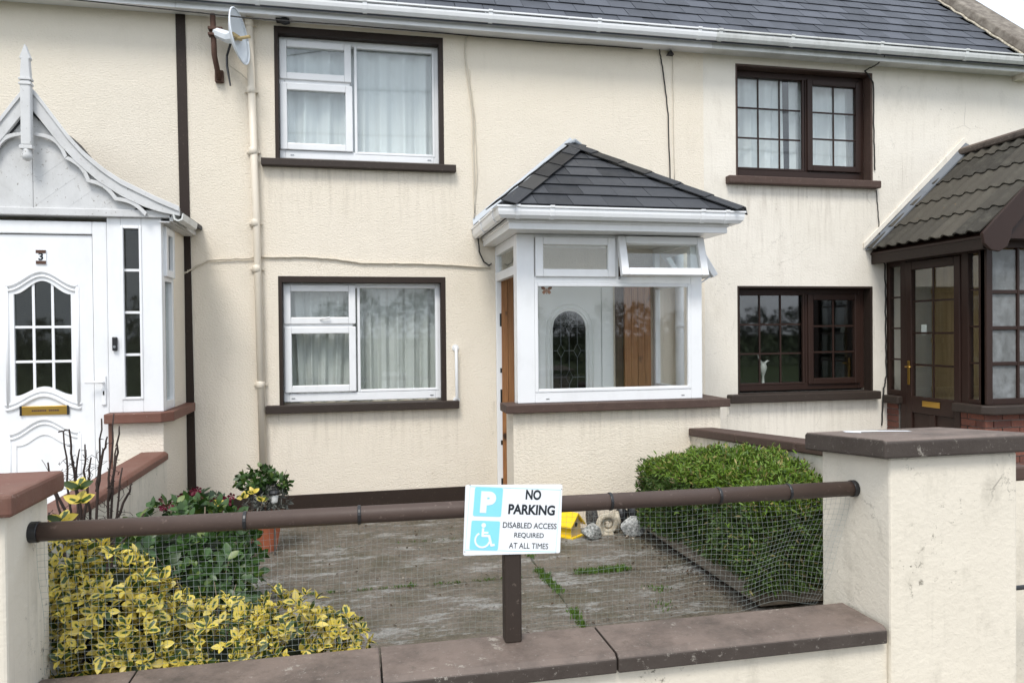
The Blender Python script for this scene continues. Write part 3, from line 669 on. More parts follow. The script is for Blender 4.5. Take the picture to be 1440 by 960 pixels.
# satellite dish
t = thing('satellite_dish', (-1.31, 0, 4.43), 'pale grey satellite dish on a rusty bracket beside the drainpipe', 'satellite dish')
MB().tube([(-1.335, -.17, 5.02), (-1.325, -.165, 4.62), (-1.31, -.10, 4.50), (-1.305, -.04, 4.43)], .026, 10).build('bracket_pole', 'rust', t, smooth=True)
MB().box(-1.345, -1.265, -.05, -.0, 4.40, 4.52).build('wall_plate', 'rust', t, .008)
MB().box(-1.375, -1.24, -.215, -.13, 4.855, 4.885).box(-1.375, -1.24, -.215, -.13, 4.80, 4.825).build('clamp', 'rust', t, .004)
dn = Vector((.955, -.27, .12)).normalized(); dc = Vector((-1.065, -.32, 4.765))
dx = Vector((0, 0, 1)).cross(dn).normalized(); dz = dn.cross(dx)
rot = Matrix.Rotation(R(8), 3, dn); dx, dz = rot @ dx, rot @ dz
mb = MB(); NR, NA = 7, 36
def dpt(r_, a, back): return dc + dx*(.20*r_*math.cos(a)) + dz*(.262*r_*math.sin(a)) + dn*(.07*(r_*r_-1)-(.008 if back else 0))
for back in (0, 1):
    for i in range(NR+1):
        for k in range(NA): mb.v.append(dpt(i/NR, 6.2832*k/NA, back))
q = (NR+1)*NA
for i in range(NR):
    for k in range(NA):
        a, b = i*NA+k, i*NA+(k+1) % NA; mb.f += [(a, b, b+NA, a+NA), (q+a, q+a+NA, q+b+NA, q+b)]
for k in range(NA): a, b = NR*NA+k, NR*NA+(k+1) % NA; mb.f.append((a, b, q+b, q+a))
bm_ = mb.build('dish', 'dish_grey', t, smooth=True)
rim = MB().tube([dpt(1, 6.2832*k/NA, 0) for k in range(NA+1)], .008, 6).build('rim', 'dish_grey', bm_, smooth=True)
bk = dc - dn*.1
MB().tube([(-1.30, -.17, 4.84), bk, dc-dn*.07], [.05, .06, .07], 8).build('mount', 'dish_grey', t)
arm0 = dc - dz*.295 + dn*.0
MB().tube([dc-dz*.02-dn*.05, dc-dz*.02+dn*.10-dx*.0], .016, 8).build('feed_stub', 'timber_pale', t)
MB().box(-.10, .10, -.012, .012, -.018, .018).build('feed_bar', 'timber_pale', t).matrix_local = Matrix.Translation(dc+dn*(-.03)-W[t.name]) @ Matrix((dx, dn, dz)).transposed().to_4x4()
MB().tube([bk-dz*.05, (-1.20, -.22, 4.60), (-1.20, -.22, 4.50), (-1.165, -.26, 4.30)], [.012, .012, .013, .008], 6).build('feed_arm', 'black_plastic', t)
MB().tube([(-1.195, -.22, 4.52), (-1.08, -.1, 4.47), (-1.02, -.05, 4.42)], .005, 5).build('lead_wire', 'cable_cream', t)

def cable(path, r, mat, label, nm='cable', wob=.006, sub=8):
    pts = []
    for i in range(len(path)-1):
        a, b = Vector(path[i]), Vector(path[i+1])
        for k in range(sub): pts.append(a.lerp(b, k/sub) + Vector((random.uniform(-wob, wob), 0, random.uniform(-wob, wob))))
    pts.append(Vector(path[-1]))
    return tag(MB().tube(pts, r, 6).build(nm, mat, None, smooth=True), label, 'cable')
cable([(-1.70, -.02, 2.93), (-1.675, -.022, 2.55), (-1.66, -.022, 2.49), (-1.60, -.02, 2.53), (-1.44, -.02, 2.62), (-1.0, -.02, 2.655)], .009, 'cable_cream', 'cream cable looping up from the brown strip to the drainpipe')
cable([(-.94, -.015, 2.66), (-.49, -.015, 2.668), (-.2, -.015, 2.65), (.08, -.015, 2.612), (.6, -.015, 2.612), (1.0, -.015, 2.60), (1.44, -.015, 2.575)], .010, 'cable_cream', 'cream cable clipped along the wall above the downstairs white window', wob=.003)
cable([(1.255, -.03, 5.07), (1.19, -.02, 5.03), (1.185, -.015, 4.85), (1.26, -.015, 4.2), (1.27, -.015, 3.16)], .008, 'cable_cream', 'thin cream cable dropping from the eaves to the middle porch gutter', wob=.003)
cable([(1.225, -.015, 4.7), (1.285, -.015, 4.1), (1.30, -.015, 3.6), (1.262, -.015, 3.1)], .005, 'cable_cream', 'second finer cream cable twisting beside the first above the porch gutter')
cable([(3.40, -.03, 5.06), (3.43, -.012, 4.95), (3.47, -.012, 4.7), (3.51, -.012, 4.34), (3.535, -.012, 3.3)], .007, 'cable_black', 'thin dark cable running down the wall right of the porch roof apex', wob=.003)
cable([(3.57, -.012, 5.03), (3.575, -.012, 4.3), (3.58, -.012, 3.6)], .004, 'cable_cream', 'faint cream wire beside the dark cable above the porch roof', wob=.003)
cable([(6.16, -.23, 5.10), (6.13, -.15, 5.03), (6.05, -.02, 4.99), (6.10, -.012, 4.95), (6.175, -.012, 4.86), (6.18, -.012, 4.2), (6.19, -.012, 3.8)], .008, 'cable_black', 'dark cable running down beside the upstairs brown window', wob=.004)
cable([(6.21, -.012, 3.56), (6.24, -.012, 3.2), (6.25, -.012, 3.0)], .006, 'cable_black', 'short dark cable dropping from the brown upstairs sill', wob=.004)
cable([(6.16, -.012, 2.92), (6.33, -.012, 2.66), (6.33, -.012, 2.0), (6.335, -.012, 1.3), (6.28, -.03, 1.1), (6.27, -.012, .7)], .009, 'cable_black', 'dark cable hanging down beside the brown porch door', wob=.008)
cable([(-2.72, -.5, 4.93), (-1.644, -.5, 4.895), (-.954, -.42, 4.905), (-.1, -.2, 5.0), (1.07, -.03, 5.055), (2.0, -.03, 5.045), (3.2, -.03, 5.05)], .006, 'cable_black', 'thin black wire stretched under the eaves past the satellite dish', wob=.002)
cable([(1.30, -.03, 2.93), (1.315, -.02, 2.75), (1.36, -.02, 2.64), (1.42, -.02, 2.60), (1.45, -.02, 2.62)], .007, 'cable_black', 'short black cable loop under the left end of the porch gutter', wob=.002)
t = thing('sensor_lamp', (-.665, -.08, 5.0), 'small black sensor lamp under the eaves above the white window', 'lamp')
MB().lathe((-.665, -.10, 5.0), [(.02, 0), (.05, .015), (.055, .04), (.03, .06)], 12).build('housing', 'black_plastic', t, smooth=True); bx('arm', 'black_plastic', t, -.75, -.62, -.10, -.0, 5.045, 5.06)
tag(MB().prism([(3.49, 5.0), (3.57, 5.0), (3.53, 5.055)], XZ, -.06, -.002).build('wall_sensor', 'black_plastic', None, .004), 'tiny black triangular box under the eaves above the porch', 'sensor')
# ================================================================== MIDDLE PORCH
t = thing('porch', (2.45, -.6, 0), 'white framed middle porch with a hipped slate roof and big front window', 'porch')
pm = t
mb = MB().box(1.435, 3.54, -1.14, -.82, -.03, 1.12).box(3.30, 3.54, -.82, -.002, -.03, 1.12); mb.build('base_wall', 'render_cream', t)
mb = MB().box(1.355, 3.61, -1.22, -.90, 1.12, 1.20).box(3.28, 3.61, -.90, -.003, 1.12, 1.20); mb.build('sill', 'sill_brown', t, .008)
bx('floor', 'pale_cloth', t, 1.50, 3.30, -.82, -.003, -.03, .09)
# front frame
FY = -1.10
fr = MB().ring(1.49, 3.37, 1.202, 2.80, FY, FY+.08, .17, .12, .10, .035)
fr.box(1.66, 3.25, FY+.001, FY+.079, 2.335, 2.40); fr.box(2.44, 2.50, FY+.001, FY+.078, 2.40, 2.765)
front = fr.build('window', 'upvc', t, .006)
front['label'] = 'big front window of the porch with two small lights above one pane'
MB().ring(1.66, 3.25, 1.30, 2.336, FY-.006, FY+.03, .032).build('bead', 'upvc', front, .006)
MB().box(1.68, 3.23, FY+.03, FY+.036, 1.32, 2.32).build('pane', 'glass_clear', front)
for x in (1.78, 3.16): bx('drain_cap', 'steel', front, x-.016, x+.016, FY-.004, FY-.0005, 1.235, 1.242)
MB().ring(1.668, 2.462, 2.395, 2.775, FY-.025, FY+.04, .075).build('sash', 'upvc', front, .008)
MB().box(1.735, 2.40, FY+.01, FY+.016, 2.46, 2.71).build('pane', 'glass', front)
def open_sash(w_, h_, par, M, gl):
    for nm, m_, mt in (('open_sash', MB().ring(0, w_, -h_, 0, -.025, .04, .075), 'upvc'), ('pane', MB().box(.065, w_-.065, .01, .016, -h_+.065, -.065), gl)):
        o = piece(nm, m_.mesh(nm, mt), par, M)
        if nm == 'open_sash': b = o.modifiers.new('bevel', 'BEVEL'); b.width = .008; b.segments = 2
    st = piece('stay', MB().box(.02, .035, .0, .20, -h_+.02, -h_+.03).mesh('stay', 'steel'), par, M)
open_sash(.89, .40, front, Matrix.Translation((2.478, FY-.03, 2.785)) @ Matrix.Rotation(R(-17), 4, 'X'), 'glass')
# left side: door opening with fanlight, door standing open; keeps on the back jamb
sf = MB().box(1.49, 1.555, -1.02, -.95, .09, 2.80).box(1.49, 1.555, -.055, -.003, .09, 2.80).box(1.491, 1.554, -.95, -.055, 2.70, 2.80).box(1.491, 1.554, -.95, -.055, 2.425, 2.515).box(1.491, 1.554, -.95, -.055, .09, .13)
side = sf.build('door_frame', 'upvc', t, .005)
side['label'] = 'white frame of the open side doorway with a fanlight'
MB().box(1.52, 1.526, -.955, -.05, 2.51, 2.705).build('fanlight_pane', 'glass', side)
bx('jamb_seal', 'black_plastic', side, 1.5552, 1.559, -.05, -.035, .13, 2.42)
for za, zb in ((.16, .30), (.66, .71), (1.04, 1.26), (1.44, 1.49), (1.94, 2.08)): bx('lock_keep', 'black_plastic', side, 1.525, 1.553, -.0595, -.0555, za, zb, .002)
# right side window
mb = MB().box(3.31, 3.37, -1.018, -.94, 1.201, 2.80).box(3.31, 3.37, -.07, -.003, 1.201, 2.80).box(3.311, 3.369, -.94, -.07, 1.201, 1.29).box(3.311, 3.369, -.94, -.07, 2.34, 2.41).box(3.311, 3.369, -.94, -.07, 2.74, 2.80)
rs = mb.build('side_window', 'upvc', t, .005)
MB().box(3.337, 3.343, -.945, -.065, 1.285, 2.345).build('pane', 'glass_clear', rs)
open_sash(.86, .40, rs, Matrix.Translation((3.40, -.93, 2.77)) @ Matrix.Rotation(R(90), 4, 'Z') @ Matrix.Rotation(R(-33), 4, 'X'), 'glass')
# butterfly sticker on the glass
mb = MB()
for s_ in (-1, 1):
    mb.prism([(1.785+s_*.004, 2.275), (1.785+s_*.02, 2.30), (1.785+s_*.058, 2.318), (1.785+s_*.05, 2.285), (1.785+s_*.03, 2.272)], XZ, FY+.0255, FY+.029)
    mb.prism([(1.785+s_*.004, 2.272), (1.785+s_*.03, 2.27), (1.785+s_*.045, 2.25), (1.785+s_*.028, 2.232), (1.785+s_*.01, 2.245)], XZ, FY+.0255, FY+.029)
mb.tube([(1.785, FY+.026, 2.235), (1.785, FY+.026, 2.29)], .0035, 6)
tag(mb.build('butterfly_sticker', 'butterfly', None), 'brown butterfly sticker in the corner of the porch window', 'sticker')
# eaves box, gutter
sl_ = MB().box(1.36, 3.50, -1.38, -.002, 2.802, 2.915).build('soffit', 'upvc', t, .006)
bx('cornice', 'upvc', t, 1.345, 3.515, -1.395, -.002, 2.86, 2.905, .01)
gp = [(1.345, -.003), (1.345, -1.395), (3.515, -1.395), (3.515, -.003)]
GP2 = [(a*.95, b) for a, b in GUT]
g = sweep(GP2, gp, 2.925)
gutp = g.build('gutter', 'upvc', t)
for (x, y, ax) in ((1.42, -1.396, 0), (1.735, -1.396, 0), (3.19, -1.396, 0), (3.44, -1.396, 0), (1.344, -.55, 1), (1.344, -1.2, 1)):
    sweep([(a*1.06, b*1.1-.002) for a, b in GP2], [(x-.02, y), (x+.02, y)] if not ax else [(x, y+.018), (x, y-.018)], 2.925).build('gutter_bracket', 'upvc', gutp)
# hipped slate roof
AP = Vector((2.38, 0, 3.925)); CL, CR = Vector((1.27, -1.46, 3.0)), Vector((3.62, -1.46, 3.0)); BL, BR = Vector((1.27, 0, 3.0)), Vector((3.62, 0, 3.0))
rc = MB(); rc.add([AP, CL, CR, BL, BR], [(0, 1, 2), (0, 3, 1), (0, 2, 4), (1, 3, 4, 2), (0, 4, 3)]); roof = rc.build('roof', 'slate_dark', t)
def slate_face(A, B, T, parent, mat, gauge=.255, wid=.335, skip=0):
    ex = (B-A).normalized(); nn = (B-A).cross(T-A).normalized(); ey = nn.cross(ex); wA = (B-A).length; tx, ty = (T-A).dot(ex), (T-A).dot(ey)
    rows = int(ty/gauge)+1
    for r in range(rows):
        y0, y1 = r*gauge, min((r+1)*gauge+.03, ty)
        k = -1 - (.5 if r % 2 else 0)
        while k*wid < wA+wid:
            poly = [(k*wid+.002, y0), ((k+1)*wid-.002, y0), ((k+1)*wid-.002, y1), (k*wid+.002, y1)]; k += 1
            poly = clip(poly, -ty, tx, .0); poly = clip(poly, ty, wA-tx, ty*wA)
            if len(poly) < 3: continue
            ar = abs(sum(poly[i][0]*poly[(i+1) % len(poly)][1]-poly[(i+1) % len(poly)][0]*poly[i][1] for i in range(len(poly))))/2
            if ar < .003: continue
            h0 = .016+random.uniform(0, .003)
            def fn(p, d, y0=y0, h0=h0): return A + ex*p[0] + ey*p[1] + nn*(h0 - (p[1]-y0)*.055 + d)
            MB().prism(poly, fn, 0, .008).build('slate', mat, parent)
slate_face(CL, CR, AP, roof, 'slate_dark')
slate_face(BL, CL, AP, roof, 'lead')
slate_face(CR, BR, AP, roof, 'slate_dark')
def hips(A, n0, n1, cnt, wd):
    d = (AP-A); dl = d.length; d.normalize()
    for i in range(cnt):
        p, q = A + d*(dl*i/cnt), A + d*(dl*(i+1)/cnt+.02)
        for nn in (n0, n1):
            side_ = nn.cross(d).normalized()
            if side_.z > 0: side_ = -side_
            up = nn*.034 + nn*random.uniform(0, .006); lift = nn*.010
            pts = [p+up+lift, p+up+lift+side_*wd, q+up+side_*wd, q+up]
            MB().add([v for v in pts]+[v+nn*.009 for v in pts], [(0, 1, 2, 3), (7, 6, 5, 4), (0, 4, 5, 1), (1, 5, 6, 2), (2, 6, 7, 3), (3, 7, 4, 0)]).build('hip_slate', 'slate_moss' if random.random() < .6 else 'hip_slate', roof)
nF = (CR-CL).cross(AP-CL).normalized(); nL = (CL-BL).cross(AP-BL).normalized(); nR = (BR-CR).cross(AP-CR).normalized()
hips(CL, nF, nL, 5, .15); hips(CR, nF, nR, 6, .13)
MB().tube([AP+Vector((-.05, -.03, .03)), AP+Vector((0, -.08, .045)), AP+Vector((.08, -.03, .02))], [.018, .026, .018], 8).build('apex_lead', 'lead_pale', roof)
MB().add([BL+Vector((-.02, -.03, .03)), BL+Vector((-.02, -.002, .10)), AP+Vector((-.03, -.002, .10)), AP+Vector((-.01, -.04, .06))], [(0, 1, 2, 3)]).build('flashing', 'lead_pale', roof)

# timber stored / fixed in the porch
t = thing('timber_panel', (1.64, -.04, .09), 'pine board panel seen through the open side doorway of the porch', 'timber panel')
for i in range(3): bx('plank', 'timber', t, 1.545+i*.068, 1.545+(i+1)*.068-.003, -.075+.004*(i % 2), -.03, .09, 2.52, .004)
t = thing('timber_panel', (3.05, -.04, .09), 'pine board panel with a shaded edge right of the arched door', 'timber panel')
bx('shaded_edge', 'timber_shaded', t, 2.855, 2.945, -.03, -.004, .09, 2.6, .003)  # plank edge in shadow, its shade painted as darker timber
for i in range(4): bx('plank', 'timber', t, 2.95+i*.079, 2.95+(i+1)*.079-.003, -.062+.005*(i % 2), -.005, .09, 2.6, .004)

# ================================================================== LEFT PORCH
t = thing('porch', (-2.66, -.45, 0), 'white gabled porch numbered 3 with scalloped bargeboards and a finial', 'porch')
LC = -2.655; LY = -.90
bx('base_wall', 'render_left', t, -2.068, -1.66, LY-.02, -.002, -.03, 1.12); bx('base_wall', 'render_left', t, LC*2+1.66, LC*2+2.068, LY-.02, -.002, -.03, 1.12)
mb = MB().prism([(-2.115, -1.0), (-1.66, -1.0), (-1.575, -.90), (-1.575, -.003), (-2.115, -.003)], lambda p, d: (p[0], p[1], d), 1.12, 1.205); mb.build('sill', 'coping_red', t, .008)
bx('sill', 'coping_red', t, LC*2+1.575, LC*2+2.115, -1.0, -.003, 1.12, 1.205, .008)
bx('corner_post', 'coping_red', t, -2.10, -2.069, LY-.03, LY+.05, .0, 1.119)
bx('step', 'paving', t, -3.2, -2.11, -1.25, -.003, -.03, .09, .01)
# side walls behind the glass part
bx('side_wall', 'render_left', t, -1.72, -1.662, -.47, -.002, 1.206, 2.90); bx('side_wall', 'render_left', t, LC*2+1.662, LC*2+1.72, LY, -.002, 1.206, 2.90)
# door frame with head
fr = MB().ring(-3.21, -2.10, .09, 2.86, LY, LY+.07, .115, .115, .03, .11).build('door_frame', 'upvc', t, .008)
gx0, gx1 = -2.835, -2.395; gc = (gx0+gx1)/2
def gtop(x): u = (x-gc)/(gx1-gx0)*2; return 2.235 + .115*(.5+.5*math.cos(math.pi*min(1, abs(u))))
def gbot(x): u = (x-gc)/(gx1-gx0)*2; return 1.372 + .075*(.5+.5*math.cos(math.pi*min(1, abs(u))))
dr = slab_hole(-3.088, -2.222, .12, 2.742, gx0, gx1, gtop, gbot, LY+.018, LY+.066).build('door', 'upvc', t)
xs_ = [gx0+(gx1-gx0)*i/24 for i in range(25)]
pn = MB().prism([(x, gbot(x)) for x in xs_]+[(x, gtop(x)) for x in reversed(xs_)], XZ, LY+.040, LY+.046).build('pane', 'glass_dark', dr)
mb = MB()
for x in (gx0+.146, gx1-.146): mb.box(x-.011, x+.011, LY+.028, LY+.039, gbot(x)-.01, gtop(x)+.01)
for z in (1.66, 1.955): mb.box(gx0, gx1, LY+.029, LY+.0388, z-.011, z+.011)
mb.build('glazing_bars', 'upvc', dr, .003)
def eyebrow(zb, rise, hw, y, r_, d2=.04, skip=False):
    for off, rr in ((0, r_), (d2, r_*.7)):
        pth = [(gc+hw*(2*i/24-1)*(1-off*.6), y, zb-off + rise*(.5+.5*math.cos(math.pi*(2*i/24-1)))) for i in range(25)]
        MB().tube(pth, rr, 8).build('moulding', 'upvc', dr, smooth=True)
eyebrow(2.305, .125, .275, LY+.016, .016); eyebrow(1.255, .115, .29, LY+.016, .016, -.038); eyebrow(1.045, .125, .275, LY+.016, .015)
for x in (gx0-.052, gx1+.052):
    MB().tube([(x, LY+.016, 2.30), (x, LY+.016, 1.27)], .014, 8).build('moulding', 'upvc', dr, smooth=True); MB().tube([(x, LY+.016, 1.04), (x, LY+.016, .35)], .014, 8).build('moulding', 'upvc', dr, smooth=True)
MB().tube([(gx0, LY+.016, .95)]+[(gc+.19*(2*i/12-1), LY+.016, .95+.09*(.5+.5*math.cos(math.pi*(2*i/12-1)))) for i in range(13)]+[(gx1, LY+.016, .95), (gx1, LY+.016, .6), (gx0, LY+.016, .6), (gx0, LY+.016, .95)], .008, 6).build('moulding', 'upvc', dr)
lb = bx('letterbox', 'brass', dr, -2.79, -2.425, LY+.004, LY+.0175, 1.205, 1.282, .004)
bx('letterbox_end', 'black_plastic', lb, -2.797, -2.782, LY+.0, LY+.0172, 1.203, 1.284); bx('letterbox_end', 'black_plastic', lb, -2.433, -2.418, LY+.0, LY+.0172, 1.203, 1.284)
mb = MB(); xx = -2.705
for i in range(13):
    ww = random.uniform(.009, .015)
    if i != 7: mb.box(xx, xx+ww, LY+.0026, LY+.0045, 1.236, 1.250)
    xx += ww+.003
mb.build('worn_lettering', 'rust', lb)
hd = MB().box(-2.155, -2.118, LY-.016, LY-.0005, 1.275, 1.535).build('door_handle', 'upvc', dr, .012)
MB().tube([(-2.138, LY-.015, 1.475), (-2.138, LY-.055, 1.475), (-2.16, LY-.062, 1.476), (-2.27, LY-.062, 1.478)], .011, 8).build('lever', 'upvc', hd, smooth=True)
MB().box(-2.143, -2.131, LY-.019, LY-.0165, 1.365, 1.40).build('keyhole', 'black_plastic', hd)
np_ = bx('number_plate', 'sign_white', dr, -2.658, -2.578, LY+.010, LY+.0178, 2.492, 2.612, .002)
bx('plate_band', 'rust', np_, -2.657, -2.579, LY+.007, LY+.0098, 2.585, 2.612); bx('plate_band', 'rust', np_, -2.657, -2.579, LY+.007, LY+.0098, 2.492, 2.52)
piece('digit', text_mesh('3', .085, 'print_dark', .003, 1.0), np_, Matrix.Translation((-2.618, LY+.0085, 2.553)) @ FACE)
tag(MB().box(-2.062, -2.022, LY-.030, LY-.0005, 1.745, 1.865).build('doorbell', 'black_plastic', None, .008), 'small black video doorbell on the white porch frame', 'doorbell')
tg = MB().tube([(-2.042, LY-.0305, 1.78), (-2.042, LY-.034, 1.78)], .012, 12).build('button', 'steel', bpy.data.objects['doorbell'])
# sidelight
for sgn in (1, -1):
    X = lambda x: x if sgn > 0 else 2*LC-x
    a, b = sorted((X(-2.099), X(-1.66)))
    mb = MB(); p0, p1 = sorted((X(-1.968), X(-1.842)))
    mb.ring(a, b, 1.206, 2.90, LY+.001, LY+.069, p0-a-.02, b-p1-.02, .115, .075)
    sd_ = mb.build('sidelight', 'upvc', t, .006)
    MB().ring(p0-.022, p1+.022, 1.318, 2.828, LY-.008, LY+.03, .022).build('bead', 'upvc', sd_, .005)
    for j in range(4):
        z0 = 1.34+j*.369; MB().box(p0-.005, p1+.005, LY+.036, LY+.041, z0+(.0 if j == 0 else .012), z0+.369-.012).build('pane', 'glass_dark', sd_)
    mb = MB()
    for j in range(1, 4): mb.box(p0, p1, LY+.024, LY+.034, 1.34+j*.369-.011, 1.34+j*.369+.011)
    mb.build('glazing_bars', 'upvc', sd_)
# side window, right hand side
mb = MB().box(-1.72, -1.66, LY+.07, LY+.11, 1.206, 2.90).box(-1.72, -1.66, -.53, -.47, 1.206, 2.90).box(-1.719, -1.661, LY+.11, -.53, 1.206, 1.29).box(-1.719, -1.661, LY+.11, -.53, 2.36, 2.43).box(-1.719, -1.661, LY+.11, -.53, 2.82, 2.90)
sw = mb.build('side_window', 'upvc', t, .005)
MB().box(-1.695, -1.69, LY+.10, -.52, 1.28, 2.37).build('pane', 'glass', sw); MB().box(-1.675, -1.67, LY+.16, -.58, 2.46, 2.79).build('pane', 'glass', sw)
mb = MB(); yA, yB = LY+.085, -.505
mb.box(-1.67, -1.635, yA, yA+.07, 2.40, 2.84).box(-1.67, -1.635, yB-.07, yB, 2.40, 2.84).box(-1.669, -1.636, yA+.07, yB-.07, 2.40, 2.465).box(-1.669, -1.636, yA+.07, yB-.07, 2.775, 2.84); mb.build('sash', 'upvc', sw, .006)
# head, gable boards, bargeboard, fretwork, finial
bx('head_board', 'white_wood', t, 2*LC+1.56, -1.56, LY-.045, -.002, 2.901, 2.965, .006)
TOPC = [(0.0, 3.97), (.066, 3.90), (.306, 3.555), (.42, 3.425), (.562, 3.30), (.70, 3.205), (.859, 3.125), (1.0, 3.055), (1.165, 2.985)]
BOTC = [(0.0, 3.80), (.066, 3.715), (.22, 3.50), (.36, 3.34), (.53, 3.185), (.72, 3.06), (.88, 2.985), (1.0, 2.945), (1.15, 2.915)]
def interp(c_, u):
    for (a, b), (c2, d) in zip(c_, c_[1:]):
        if a <= u <= c2: return b+(d-b)*(u-a)/(c2-a)
    return c_[-1][1]
for sgn in (1, -1):
    us = [1.165*i/20 for i in range(21)]
    MB().prism([(LC+sgn*u, interp(TOPC, u)) for u in us]+[(LC+sgn*u, interp(BOTC, min(u, 1.15))) for u in reversed(us)], XZ, -.985, -.95).build('bargeboard', 'white_wood', t, .004)
    MB().prism([(LC+sgn*u, interp(TOPC, u)+.012) for u in us]+[(LC+sgn*u, interp(TOPC, u)-.035) for u in reversed(us)], XZ, -.999, -.986).build('bargeboard_fillet', 'white_wood', t, .003)
    # scallops: arcs between cusps
    cus = [(.02, 3.56), (.262, 3.375), (.43, 3.185), (.645, 3.035), (.885, 2.905)]
    for (a, za), (b, zb) in zip(cus, cus[1:]):
        mx_, mz_ = (a+b)/2, (za+zb)/2; nx_, nz_ = (za-zb), (b-a); ln = math.hypot(nx_, nz_); nx_, nz_ = nx_/ln, nz_/ln
        bul = .034 if a > .1 else .06
        low = [(a+(b-a)*i/12 + nx_*bul*math.sin(math.pi*i/12), za+(zb-za)*i/12 + nz_*bul*math.sin(math.pi*i/12)) for i in range(13)]
        up = [(p[0]+nx_*.034, p[1]+nz_*.034) for p in low]
        MB().prism([(LC+sgn*p[0], p[1]) for p in low]+[(LC+sgn*p[0], p[1]) for p in reversed(up)], XZ, -.98, -.955).build('fretwork', 'white_wood', t, .003)
    # diagonal boards of the gable
    gp_ = [(0, 2.966), (1.05, 2.966), (.86, 3.03), (.5, 3.22), (.25, 3.50), (0, 3.86)]
    for k in range(-2, 14):
        o0 = 2.55+k*.105                        # bands along direction (1, .8): z - .8x in [o0, o0+.1]
        poly = [(0, 2.966), (1.05, 2.966), (.55, 3.22), (0, 3.86)]
        poly = clip(poly, .8, -1, -(o0)); poly = clip(poly, -.8, 1, o0+.1046)
        if len(poly) < 3: continue
        MB().prism([(LC+sgn*(p[0]+.002), p[1]) for p in poly], XZ, LY-.03+.0008*(k % 2), LY+.02).build('gable_board', 'white_wood', t)
    # roof slope following the bargeboard
    us2 = [1.165*i/16 for i in range(17)]
    MB().prism([(LC+sgn*u, interp(TOPC, min(u, 1.165))-.155*max(0, 1-u/1.0)-.02) for u in us2]+[(LC+sgn*u, interp(TOPC, min(u, 1.165))-.155*max(0, 1-u/1.0)-.06) for u in reversed(us2)], XZ, -.948, -.002).build('roof', 'slate_dark', t)
    xe = LC+sgn*1.075; MB().box(min(xe, xe+sgn*.03), max(xe, xe+sgn*.03), -.945, -.003, 2.87, 2.975).build('fascia', 'white_wood', t, .003)
    mbg = MB().prism([(1.155, 2.93), (1.165, 2.88), (1.20, 2.865), (1.235, 2.88), (1.245, 2.935), (1.235, 2.935), (1.225, 2.89), (1.20, 2.878), (1.175, 2.89), (1.167, 2.935)], lambda p, d: (LC+sgn*(p[0]-.045), d, p[1]), -.99, -.40); mbg.build('gutter', 'upvc_dirty', t)
    a_, b_ = sorted((LC+sgn*.99, LC+sgn*1.074)); MB().box(a_, b_, -.94, -.003, 2.86, 2.872).build('soffit', 'white_wood', t)
fz = MB().box(LC-.040, LC+.040, -1.06, -1.0, 3.46, 4.00).build('finial', 'white_wood', t, .012)
MB().prism([(-.040, 4.0), (.040, 4.0), (.030, 4.17), (.042, 4.18), (.0, 4.30), (-.042, 4.18), (-.030, 4.17)], lambda p, d: (LC+p[0], d, p[1]), -1.056, -1.004).build('finial_spire', 'white_wood', fz, .006)
for z in (3.96, 4.0): bx('finial_band', 'white_wood', fz, LC-.047, LC+.047, -1.066, -.9995, z, z+.018, .003)
bx('finial_band', 'white_wood', fz, LC-.05, LC+.05, -1.066, -.9995, 3.43, 3.46, .004)
MB().lathe((LC, -1.03, 3.335), [(.013, 0), (.036, .018), (.042, .05), (.03, .075), (.036, .095)], 12).build('finial_drop', 'white_wood', fz, smooth=True)

# ================================================================== RIGHT PORCH
t = thing('porch', (7.4, -.7, 0), 'dark brown porch on the right with a grooved tile roof and brick base', 'porch')
PX, PY = 6.35, -1.45
EZ, RX, RZ_ = 2.83, 7.47, 4.06
# brick base, each brick its own piece
bx('base_wall', 'mortar', t, PX+.012, PX+.10, -.20, -.002, -.03, .98)
core = MB().box(PX+.012, PX+.10, PY+.1, -1.12, -.03, .98).box(PX+.012, 8.6, PY+.012, PY+.1, -.03, .98).box(8.5, 8.6, PY+.1, -.002, -.03, 2.8); core = core.build('base_wall', 'mortar', t)
bm1 = MB().box(-.102, .102, 0, .09, -.0325, .0325).mesh('brick', 'brick_red')
for r_ in range(13):
    z = .012+.0325+r_*.0755
    odd = r_ % 2; x = PX-.002+.103 + (.1075 if odd else 0)
    half = Matrix.Scale(.46, 4, (1, 0, 0)); turn = Matrix.Rotation(R(-90), 4, 'Z')
    if odd: piece('brick', bm1, core, Matrix.Translation((PX+.047, PY+random.uniform(-.003, .003), z)) @ half)
    while x < 8.5:
        piece('brick', bm1, core, Matrix.Translation((x, PY+random.uniform(-.003, .003), z))); x += .215
    for y, sc in (((-1.225, 1), (-1.385, 0)) if odd else ((-1.168, 0), (-1.33, 1))):
        piece('brick', bm1, core, Matrix.Translation((PX+random.uniform(-.003, .002), y, z)) @ turn @ (Matrix.Identity(4) if sc else half))
    piece('brick', bm1, core, Matrix.Translation((PX+random.uniform(-.003, .002), -.10, z)) @ turn @ Matrix.Scale(.9, 4, (1, 0, 0)))
bx('sill', 'brown_paint', t, PX-.07, PX+.14, -.27, -.003, .98, 1.075, .015)
MB().prism([(PX-.07, -1.08), (PX-.07, PY-.02), (PX+.03, PY-.10), (8.6, PY-.10), (8.6, PY+.1), (PX+.14, PY+.1), (PX+.14, -1.08)], lambda p, d: (p[0], p[1], d), .98, 1.075).build('sill', 'brown_paint', t, .015)
